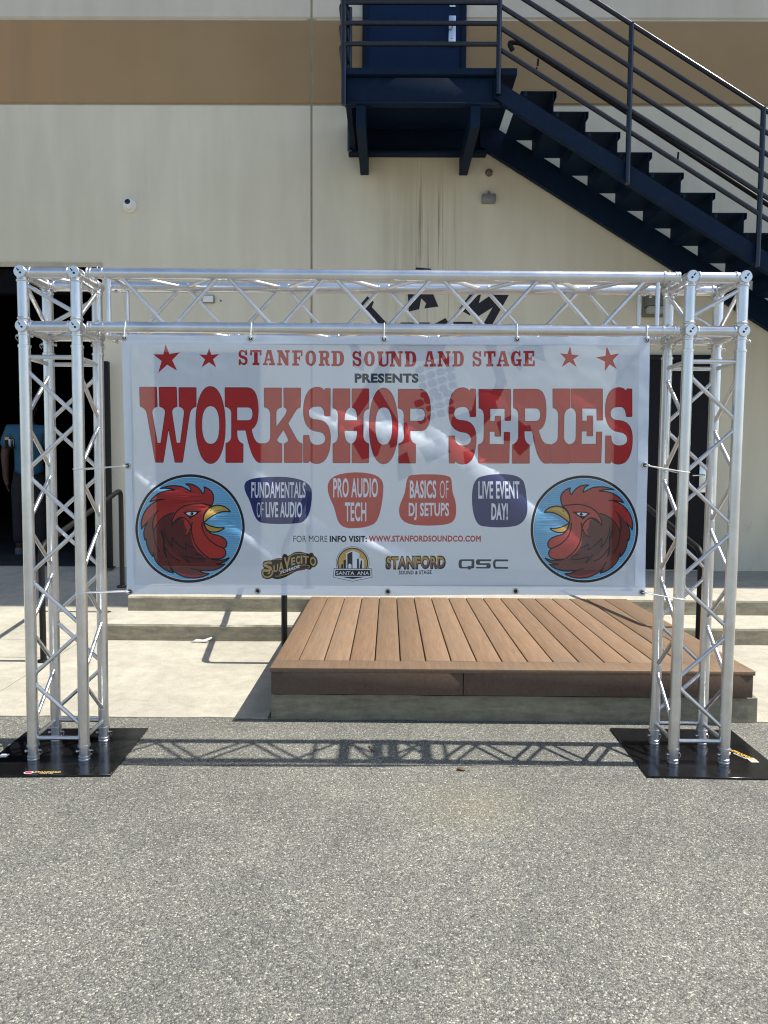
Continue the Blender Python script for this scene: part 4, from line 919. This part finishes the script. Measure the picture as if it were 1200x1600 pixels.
# banner plane in the gate's own frame: a along the gate, z up
gm = Matrix.Translation((TX0, TY0, 0)) @ Matrix.Rotation(PSI, 4, 'Z'); gmi = gm.inverted()
BN_Y = -.032                                        # just proud of the front chord
def px2b(u, v):
    o = gmi @ Vector((0, 0, CAM_H)); d = gmi.to_3x3() @ Vector(ray(u, v)); q = o+d*((BN_Y-o.y)/d.y); return (q.x, q.z)
def b_uv(a, z):                                     # approximate photo pixel of a banner point, for laying out the folds
    return a, z
RIDGES = []                                         # creases pulled from the grommets: start, end, width, height
for (u0, v0), (u1, v1), wd, ht in (((198, 728), (300, 775), 11, .0050), ((270, 745), (480, 905), 17, .0070), ((500, 618), (690, 700), 26, .0085), ((585, 640), (700, 700), 30, .007), ((640, 640), (1010, 905), 34, .0105), ((560, 830), (690, 905), 13, .005), ((392, 730), (560, 850), 22, .0045), ((520, 800), (700, 905), 22, .004), ((860, 600), (1010, 690), 28, .0025), ((205, 560), (330, 650), 26, .0012), ((440, 600), (600, 700), 15, .0035), ((700, 560), (860, 660), 32, .0022), ((230, 850), (330, 925), 18, .004)):
    RIDGES.append((px2b(u0, v0), px2b(u1, v1), wd/340, ht))
def disp(a, z):
    h = .004*math.sin(a*4.1+z*2.2+.5)+.004*math.sin(a*2.3-z*5.0+1.1)+.004*noise.noise((a*3.2, z*3.2, 1.7))+.0016*noise.noise((a*9+z*5, z*9-a*4, 4.1))+.0007*noise.noise((a*22, z*22, 7.1))
    for (x0, z0), (x1, z1), w, ht in RIDGES:
        dx, dz_ = x1-x0, z1-z0; L1 = math.hypot(dx, dz_); t_ = ((a-x0)*dx+(z-z0)*dz_)/(L1*L1)
        q = -((a-x0)*-dz_+(z-z0)*dx)/L1          # distance to the lower left of the crease line
        q += .02*math.sin(t_*5+x0*9)*math.sin(math.pi*min(1, max(0, t_)))
        if q <= 0: continue
        f = min(1, max(0, t_/.25))*min(1, max(0, (1-t_)/.45)); f = f*f*(3-2*f)
        h += 2.3*ht*f*(q/w)*math.exp(1-q/w)
    for u, v in GRB:                               # puckers round the side grommets
        h += .004*math.exp(-((a-u)**2+(z-v)**2)/.0022)
    return h
GRB = [px2b(*q) for q in ((203, 728), (1003, 727), (206, 922), (1000, 923))]
corner = [px2b(*q) for q in (BTL, BTR, BBR, BBL)]
def bil(s, t_):
    (ax, az), (bx, bz), (cx, cz), (dx, dz_) = corner
    return ((1-t_)*((1-s)*ax+s*bx)+t_*((1-s)*dx+s*cx), (1-t_)*((1-s)*az+s*bz)+t_*((1-s)*dz_+s*cz))
NX, NZ = 156, 78
def edge_sag(s, t_):
    p = bil(s, t_); return p
pts = []; edges = []
grid = [[None]*(NX+1) for _ in range(NZ+1)]
for j in range(NZ+1):
    for i in range(NX+1):
        grid[j][i] = len(pts); a, z = bil(i/NX, j/NZ)
        if 0 < i < NX and 0 < j < NZ: a += random.uniform(-.004, .004); z += random.uniform(-.004, .004)
        if j == 0: z -= .006*math.sin(math.pi*((i/NX*4) % 1))**2
        if j == NZ: z += .003*math.sin(math.pi*i/NX*3+.6)
        pts.append((a, z))
for i in range(NX): edges += [(grid[0][i], grid[0][i+1]), (grid[NZ][i], grid[NZ][i+1])]
for j in range(NZ): edges += [(grid[j][0], grid[j+1][0]), (grid[j][NX], grid[j+1][NX])]
layers = []
for part, ink, shapes in LAY:
    if ink == 'CLIP':
        sh, ym_, ink2 = shapes; lim = px2b(630, ym_)[1]
        layers.append((part, ink2, [[[px2b(*p) for p in l] for l in sh]], lim)); continue
    layers.append((part, ink, [[[px2b(*p) for p in l] for l in sh] for sh in shapes], None))
for part, ink, shapes, lim in layers:
    for sh in shapes:
        for l in sh:
            b0 = len(pts); pts += l; n = len(l); edges += [(b0+i, b0+(i+1) % n) for i in range(n)]
print('cdt in', len(pts), len(edges))
ov, oe, of, _, _, _ = delaunay_2d_cdt([Vector(p) for p in pts], edges, [], 0, 2e-5)
print('cdt out', len(ov), len(of))
V = np.array([v[:] for v in ov]); Fc = np.array([f for f in of if len(f) == 3])
cen = V[Fc].mean(1)
outer = np.array([pts[grid[0][i]] for i in range(NX+1)]+[pts[grid[j][NX]] for j in range(1, NZ+1)]+[pts[grid[NZ][i]] for i in range(NX-1, -1, -1)]+[pts[grid[j][0]] for j in range(NZ-1, 0, -1)])
def inside(loops, P):
    r = np.zeros(len(P), bool); A = np.vstack([np.array(l) for l in loops]); lo, hi = A.min(0), A.max(0)
    sel = np.where((P[:, 0] >= lo[0]) & (P[:, 0] <= hi[0]) & (P[:, 1] >= lo[1]) & (P[:, 1] <= hi[1]))[0]
    if not len(sel): return r
    q = P[sel]; c = np.zeros(len(sel), bool)
    for l in loops:
        l = np.array(l); m = np.roll(l, -1, 0)
        for (x0, y0), (x1, y1) in zip(l, m):
            if y0 == y1: continue
            cr = ((y0 > q[:, 1]) != (y1 > q[:, 1])) & (q[:, 0] < (x1-x0)*(q[:, 1]-y0)/(y1-y0)+x0); c ^= cr
    r[sel] = c; return r
keep = inside([outer], cen); Fc, cen = Fc[keep], cen[keep]
partid = np.array(['sheet']*len(Fc), dtype=object); inkid = np.array(['sheet']*len(Fc), dtype=object)
nstar = nbad = ncnt = 0; last = None
for part, ink, shapes, lim in layers:
    if part == 'star': nstar += 1; part = 'star#%d' % nstar
    if part in ('title_lettering', 'small_lettering', 'headline_lettering'):
        if ink != 'redline' : ncnt += 1 if not (part == 'headline_lettering') else 0
        if ink == 'redline': ncnt += 1
        part = part+'#%d' % ncnt
    if part == 'badge':
        if ink != 'print': nbad += 1
        part = 'badge#%d' % nbad
    m = np.zeros(len(Fc), bool)
    for sh in shapes: m |= inside(sh, cen)
    if lim is not None: m &= cen[:, 1] < lim
    if part == 'hem': part = 'sheet'
    partid[m] = part; inkid[m] = ink
banner = empty('event_banner', gm @ Vector((px2b(603, 523)[0], BN_Y, px2b(603, 523)[1])), 'white vinyl workshop banner with red slab lettering and two rooster emblems', 'banner', rz=PSI)
borg = Vector((px2b(603, 523)[0], BN_Y, px2b(603, 523)[1]))
def b3(a, z): return Vector((a, BN_Y-disp(a, z), z))-borg
P3 = [b3(*p) for p in V]
e_ = .004
nrm = []
for a, z in V:
    gx = (disp(a+e_, z)-disp(a-e_, z))/(2*e_); gz = (disp(a, z+e_)-disp(a, z-e_))/(2*e_)
    nrm.append(Vector((-gx, -1, -gz)).normalized())
NAMES = {'rooster_emblem_a': 'rooster_emblem', 'rooster_emblem_b': 'rooster_emblem', 'sponsor_logo_a': 'sponsor_logo', 'sponsor_logo_b': 'sponsor_logo', 'sponsor_logo_c': 'sponsor_logo', 'sponsor_logo_d': 'sponsor_logo'}
LBL = {'rooster_emblem_a': 'round red rooster emblem facing right', 'rooster_emblem_b': 'round red rooster emblem facing left', 'badge#1': 'dark blue badge about live audio', 'badge#2': 'red badge about audio tech', 'badge#3': 'red badge about setups', 'badge#4': 'dark blue badge for the live event day', 'sponsor_logo_a': 'tan script logo on a dark brown scroll', 'sponsor_logo_b': 'round gold skyline logo', 'sponsor_logo_c': 'gold block-letter logo', 'sponsor_logo_d': 'plain dark three-letter logo'}
for part in dict.fromkeys(partid):
    sel = np.where(partid == part)[0]; tri = Fc[sel]; used, inv_ = np.unique(tri.ravel(), return_inverse=True); tri2 = inv_.reshape(-1, 3)
    a_, b_, c_ = V[tri[:, 0]], V[tri[:, 1]], V[tri[:, 2]]; cr = (b_[:, 0]-a_[:, 0])*(c_[:, 1]-a_[:, 1])-(b_[:, 1]-a_[:, 1])*(c_[:, 0]-a_[:, 0])
    tri2[cr < 0] = tri2[cr < 0][:, ::-1]
    nm = NAMES.get(part, part.split('#')[0]); me = bpy.data.meshes.new(nm)
    me.from_pydata([P3[i] for i in used], [], tri2.tolist())
    inks = list(dict.fromkeys(inkid[sel]))
    for k in inks: me.materials.append(INK[k])
    me.polygons.foreach_set('material_index', [inks.index(k) for k in inkid[sel]])
    me.polygons.foreach_set('use_smooth', [True]*len(me.polygons))
    me.normals_split_custom_set_from_vertices([nrm[i] for i in used]); me.update()
    o = bpy.data.objects.new(nm, me); COL.objects.link(o); o.parent = banner
    if part in LBL: o['label'] = LBL[part]

# grommets
GR = [(195, 528), (392, 529), (600, 529.5), (808, 530), (1011, 531), (199, 728), (1006, 727), (204, 924), (403, 923), (606, 924), (806, 924), (1002, 925)]
for u, v in GR:
    a, z = px2b(u, v); c = b3(a, z); mb = MB(); pts_ = [c+Vector((.011*math.cos(2*math.pi*k/18), -.0015, .011*math.sin(2*math.pi*k/18))) for k in range(18)]
    mb.path(pts_, .0034, 8, closed=True); mb.mat(M['brass']); mb.mat(M['lens']); mb.lathe(c+Vector((0, -.0005, 0)), (0, -1, 0), [(0, .0085), (.0008, .0085)], 14); mb.m = [0]*(18*8)+[1]*(len(mb.f)-18*8)
    mb.build('grommet', None, banner)
# nylon ties
def tie(name_pts, label, closed=False, tail=None):
    org = gm @ Vector(name_pts[0]); t = empty('cable_tie', org, label, 'cable tie', 'white cable ties holding the banner', rz=PSI)
    o0 = Vector(name_pts[0]); mb = MB(); mb.path([Vector(p)-o0 for p in name_pts], .0026, 8, bend=.006, closed=closed); mb.build('strap', M['tie'], t)
    h = MB(); q = Vector(tail or name_pts[-1])-o0; h.bbox(q-Vector((.0055, .005, .0045)), q+Vector((.0055, .004, .0045)), .0015); h.build('tie_head', M['tie'], t)
for k, (u, v) in enumerate(GR[:5]):
    a, z = px2b(u, v); y = BN_Y-disp(a, z); ring = []
    for i in range(14):
        t_ = 2*math.pi*i/14-math.pi*.75; ring.append((a+.004*math.sin(t_), (TR+.004)*math.cos(t_)*1.0-.001, ZL+(TR+.004)*math.sin(t_)))
    loop = [(a, y-.004, z-.004)]+[(a, -(TR+.005), ZL-.006), (a+.001, -(TR+.004)*.75, ZL+(TR+.004)*.7), (a+.002, 0, ZL+TR+.005), (a+.002, (TR+.004)*.75, ZL+(TR+.004)*.7), (a+.002, TR+.005, ZL), (a+.001, (TR+.004)*.6, ZL-(TR+.004)*.85), (a, y+.008, z-.002)]
    tie(loop, ['white cable tie at the top left corner of the banner', 'white cable tie on the crossbeam above the second star', 'white cable tie on the crossbeam above the middle of the banner', 'white cable tie on the crossbeam above the word STAGE', 'white cable tie at the top right corner of the banner'][k], True, (a, y-.006, z+.006))
for (u, v), (u2, v2), lab in (((199, 728), (119, 733), 'white cable tie from the left edge of the banner, halfway up the tower'), ((1006, 727), (1075, 738), 'white cable tie from the right edge of the banner, halfway up the tower'), ((204, 924), (122, 927), 'white cable tie at the bottom left corner of the banner'), ((1002, 925), (1069, 937), 'white cable tie at the bottom right corner of the banner')):
    a, z = px2b(u, v); y = BN_Y-disp(a, z); sg = -1 if a < 0 else 1; xl_ = sg*OI-.007*(1-z/ZL); z2 = px2b(u2, v2)[1]; r_ = TR+.003
    tie([(a-sg*.004, y+.006, z), (a+sg*.004, y-.004, z), (xl_-sg*.0, -r_-.001, z2), (xl_+sg*r_*.75, -r_*.7, z2), (xl_+sg*r_, 0, z2), (xl_+sg*r_*.7, r_*.75, z2), (xl_, r_, z2), (xl_-sg*r_*.8, r_*.7, z2-.002), (a+sg*.01, y+.012, z+.001)], lab, False, (a+sg*.016, y-.004, z))

# stickers on the base plates
def flat_part(shapes, m, par, place, z0, name):
    mb = MB()
    for loops in shapes:
        vs = [Vector(p) for l in loops for p in l]; ed = []; b0 = 0
        for l in loops: ed += [(b0+i, b0+(i+1) % len(l)) for i in range(len(l))]; b0 += len(l)
        v2, _, f2, _, _, _ = delaunay_2d_cdt(vs, ed, [], 0, 1e-6)
        ctr = np.array([[sum(v2[i].x for i in f)/3, sum(v2[i].y for i in f)/3] for f in f2]); ok = inside(loops, ctr)
        q = [place(v.x, v.y, z0) for v in v2]; n = len(q); fs = [tuple(f) for f, k in zip(f2, ok) if k]
        mb.add(q, fs)
    return mb.build(name, m, par, smooth=False)
def sticker(k, u, v, w, hgt, rot):
    plate, inv = PLATES[k]; c = inv @ atz(u, v, PT); cs, sn = math.cos(rot), math.sin(rot)
    def place(x, y, z): return (c.x+cs*x+sn*y, c.y+sn*x-cs*y, z)
    root = flat_part([[ell(-w*.37, 0, w*.13, hgt*.5, 24)]], M['white'], plate, place, PT+.0012, 'sticker')
    flat_part([[ell(-w*.37, 0, w*.10, hgt*.4, 24)]], M['redink'], root, place, PT+.002, 'sticker_print')
    flat_part([text_box('STANFORD', -w*.22, -hgt*.42, w*.5, hgt*.14, .05)], M['yelink'], root, place, PT+.002, 'sticker_print')
    flat_part([text_box('SOUND & STAGE', -w*.05, hgt*.2, w*.32, hgt*.42, .03)], M['white'], root, place, PT+.002, 'sticker_print')
sticker(0, 66, 1207.5, .165, .028, 0)
sticker(1, 1153, 1178, .19, .05, -1.15)
plate, inv = PLATES[1]; c = inv @ atz(1176, 1188, PT)
flat_part([[[(-.018, -.026), (.018, -.026), (.018, .026), (-.018, .026)]]], M['white'], plate, lambda x, y, z: (c.x+x, c.y+y, z), PT+.0014, 'sticker')
plate, inv = PLATES[0]; c2 = inv @ atz(6, 1181, PT)
flat_part([[[(-.02, -.02), (.02, -.02), (.02, .02), (-.02, .02)]]], M['white'], plate, lambda x, y, z: (c2.x+x, c2.y+y, z), PT+.0014, 'sticker')

# ---------------------------------------------------------------- person in the loading bay
per = empty('person', (-4.36, 8.75, LAND_Z), 'person in a light blue T-shirt standing in the dark loading bay', 'person', rz=R(200))
def skinned(name, verts, edges_, m, parent, sub=2, root=0):
    me = bpy.data.meshes.new(name); me.from_pydata([v[:3] for v in verts], edges_, [])
    o = bpy.data.objects.new(name, me); COL.objects.link(o); o.parent = parent
    sk = o.modifiers.new('skin', 'SKIN'); sk.use_smooth_shade = True
    for v, d in zip(verts, me.skin_vertices[0].data): d.radius = v[3]; d.use_root = False
    me.skin_vertices[0].data[root].use_root = True
    o.modifiers.new('sub', 'SUBSURF').levels = sub; o.modifiers['sub'].render_levels = sub
    me.materials.append(m); return o
bv = [(0, 0, .92, (.115, .085)), (0, 0, 1.10, (.12, .09)), (0, .0, 1.28, (.16, .115)), (0, 0, 1.42, (.13, .085)), (0, .0, 1.50, (.058, .058)), (0, -.012, 1.57, (.058, .062)), (0, -.02, 1.64, (.074, .092)), (0, -.018, 1.71, (.076, .095)), (0, -.012, 1.765, (.05, .062)),
      (.17, 0, 1.415, (.062, .062)), (.245, .01, 1.15, (.048, .048)), (.25, -.06, .90, (.036, .036)), (.245, -.08, .84, (.042, .022)),
      (-.17, 0, 1.415, (.062, .062)), (-.245, .01, 1.15, (.048, .048)), (-.25, -.06, .90, (.036, .036)), (-.245, -.08, .84, (.042, .022)),
      (.095, 0, .84, (.092, .095)), (.11, -.005, .48, (.062, .066)), (.115, .01, .12, (.043, .045)), (.12, -.03, .05, (.042, .04)), (.125, -.15, .035, (.044, .028)),
      (-.095, 0, .84, (.092, .095)), (-.11, -.005, .48, (.062, .066)), (-.115, .01, .12, (.043, .045)), (-.12, -.03, .05, (.042, .04)), (-.125, -.15, .035, (.044, .028))]
be = [(0, 1), (1, 2), (2, 3), (3, 4), (4, 5), (5, 6), (6, 7), (7, 8), (3, 9), (9, 10), (10, 11), (11, 12), (3, 13), (13, 14), (14, 15), (15, 16), (0, 17), (17, 18), (18, 19), (19, 20), (20, 21), (0, 22), (22, 23), (23, 24), (24, 25), (25, 26)]
for s, w in ((1, 12), (-1, 16)):
    for k in range(4):
        n = len(bv); x = .245*s; y0 = -.108+.020*k
        bv.append((x-.004*s, y0, .79, (.0095, .0095))); bv.append((x-.012*s, y0-.012, .752-.008*(k in (1, 2)), (.0085, .0085))); bv.append((x-.024*s, y0-.015, .72-.008*(k in (1, 2)), (.0075, .0075)))
        be += [(w, n), (n, n+1), (n+1, n+2)]
    n = len(bv); bv.append((.228*s, -.125, .825, (.011, .011))); bv.append((.222*s, -.142, .785, (.0095, .0095))); be += [(w, n), (n, n+1)]
body = skinned('body', bv, be, M['skin'], per)
sv_ = [(0, 0, .76, (.178, .138)), (0, 0, 1.10, (.158, .122)), (0, .0, 1.28, (.178, .132)), (0, 0, 1.42, (.145, .098)), (0, .0, 1.475, (.075, .072)), (.175, 0, 1.42, (.08, .08)), (.238, .008, 1.20, (.078, .078)), (-.175, 0, 1.42, (.08, .08)), (-.238, .008, 1.20, (.078, .078))]
skinned('shirt', sv_, [(0, 1), (1, 2), (2, 3), (3, 4), (3, 5), (5, 6), (3, 7), (7, 8)], M['shirt'], per)
tv = [(0, 0, 1.02, (.150, .112)), (.098, 0, .80, (.104, .106)), (.112, -.003, .48, (.080, .084)), (.116, .01, .11, (.070, .072)), (-.098, 0, .80, (.104, .106)), (-.112, -.003, .48, (.080, .084)), (-.116, .01, .11, (.070, .072))]
skinned('trousers', tv, [(0, 1), (1, 2), (2, 3), (0, 4), (4, 5), (5, 6)], M['trousers'], per)
hv = [(0, .012, 1.70, (.083, .092)), (0, .012, 1.76, (.068, .080)), (0, .045, 1.63, (.066, .056))]
skinned('hair', hv, [(0, 1), (0, 2)], M['hair'], per)
fc = MB(); fc.lathe((0, -.112, 1.645), (0, -.5, -.8), [(0, .008), (.016, .014), (.028, .012), (.032, .002)], 10)
for s in (-1, 1): fc.lathe((.082*s, -.012, 1.66), (s, .2, 0), [(-.012, .020), (.004, .026), (.009, .022), (.010, .01)], 12)
fc.build('nose_and_ears', M['skin'], per)
for s in (-1, 1):
    e1 = MB(); e1.lathe((.032*s, -.104, 1.685), (0, -1, 0), [(0, .013), (.005, .009), (.0065, .002)], 10); e1.build('eye', M['white'], per)
    e1 = MB(); e1.lathe((.120*s, -.02, .0), (0, 0, 1), [(0, .052), (.03, .055), (.07, .05), (.085, .03)], 14); e1.lathe((.125*s, -.13, .0), (0, 0, 1), [(0, .05), (.03, .052), (.055, .04), (.062, .015)], 14); e1.build('shoe', M['shoe'], per)
mo = MB(); mo.bbox((-.024, -.113, 1.612), (.024, -.104, 1.619), .002); mo.build('mouth', M['redink'], per)
per.scale = (1.06, 1.06, 1.06)
SHIRT = bpy.data.objects['shirt']
for x0, z0, w, h_, mm in ((.13, 1.20, .10, .12, 'trousers'), (.145, 1.22, .018, .09, 'white'), (.175, 1.22, .018, .09, 'white'), (.19, 1.30, .04, .03, 'yelink')):
    pt = MB(); n9 = 6; off = -.30 if mm == 'trousers' else -.302
    pt.add([(x0+w*i/n9, .30, z0+h_*j/n9) for j in range(n9+1) for i in range(n9+1)], [(j*(n9+1)+i, j*(n9+1)+i+1, (j+1)*(n9+1)+i+1, (j+1)*(n9+1)+i) for j in range(n9) for i in range(n9)])
    o = pt.build('back_print', M[mm], SHIRT); sw = o.modifiers.new('wrap', 'SHRINKWRAP'); sw.target = SHIRT; sw.wrap_method = 'PROJECT'; sw.use_project_y = True; sw.use_negative_direction = True; sw.use_positive_direction = False; sw.offset = .004 if mm == 'trousers' else .007

# ---------------------------------------------------------------- litter
q = atz(316, 1004, .041)
t = empty('paper_scrap', q, 'torn white paper scrap lying at the foot of the lower step', 'litter')
mb = MB(); mb.add([(-.09, -.005, .004), (-.03, .012, .012), (.02, .0, .006), (.075, .03, .03), (.06, .045, .034), (.0, .03, .015), (-.05, .03, .02), (-.085, .008, .006)], [(0, 1, 6, 7), (1, 2, 5, 6), (2, 3, 4, 5)])
o = mb.build('scrap', M['paper'], t); so = o.modifiers.new('thick', 'SOLIDIFY'); so.thickness = .0012
for u, v, lab, s in ((580, 1170, 'dry twig lying on the asphalt in the middle of the truss shadow', 1.0), (721, 1203, 'small dark dry leaf on the asphalt below the truss shadow', .8)):
    q = atz(u, v, .002); t = empty('dry_leaf' if 'leaf' in lab else 'dry_twig', q, lab, 'leaf' if 'leaf' in lab else 'twig')
    mb = MB()
    if 'leaf' in lab:
        mb.add([(-.03*s, 0, .002), (-.01*s, .012, .008), (.02*s, .01, .004), (.034*s, -.004, .01), (.01*s, -.012, .003), (-.015*s, -.009, .007)], [(0, 1, 5), (1, 2, 4, 5), (2, 3, 4)]); o = mb.build('blade', M['leaf'], t); so = o.modifiers.new('thick', 'SOLIDIFY'); so.thickness = .001
    else:
        mb.path([(-.012, .03, .003), (-.002, .008, .006), (.004, -.012, .004), (.014, -.034, .003)], .0035, 8, bend=.004); mb.build('stem', M['leaf'], t)
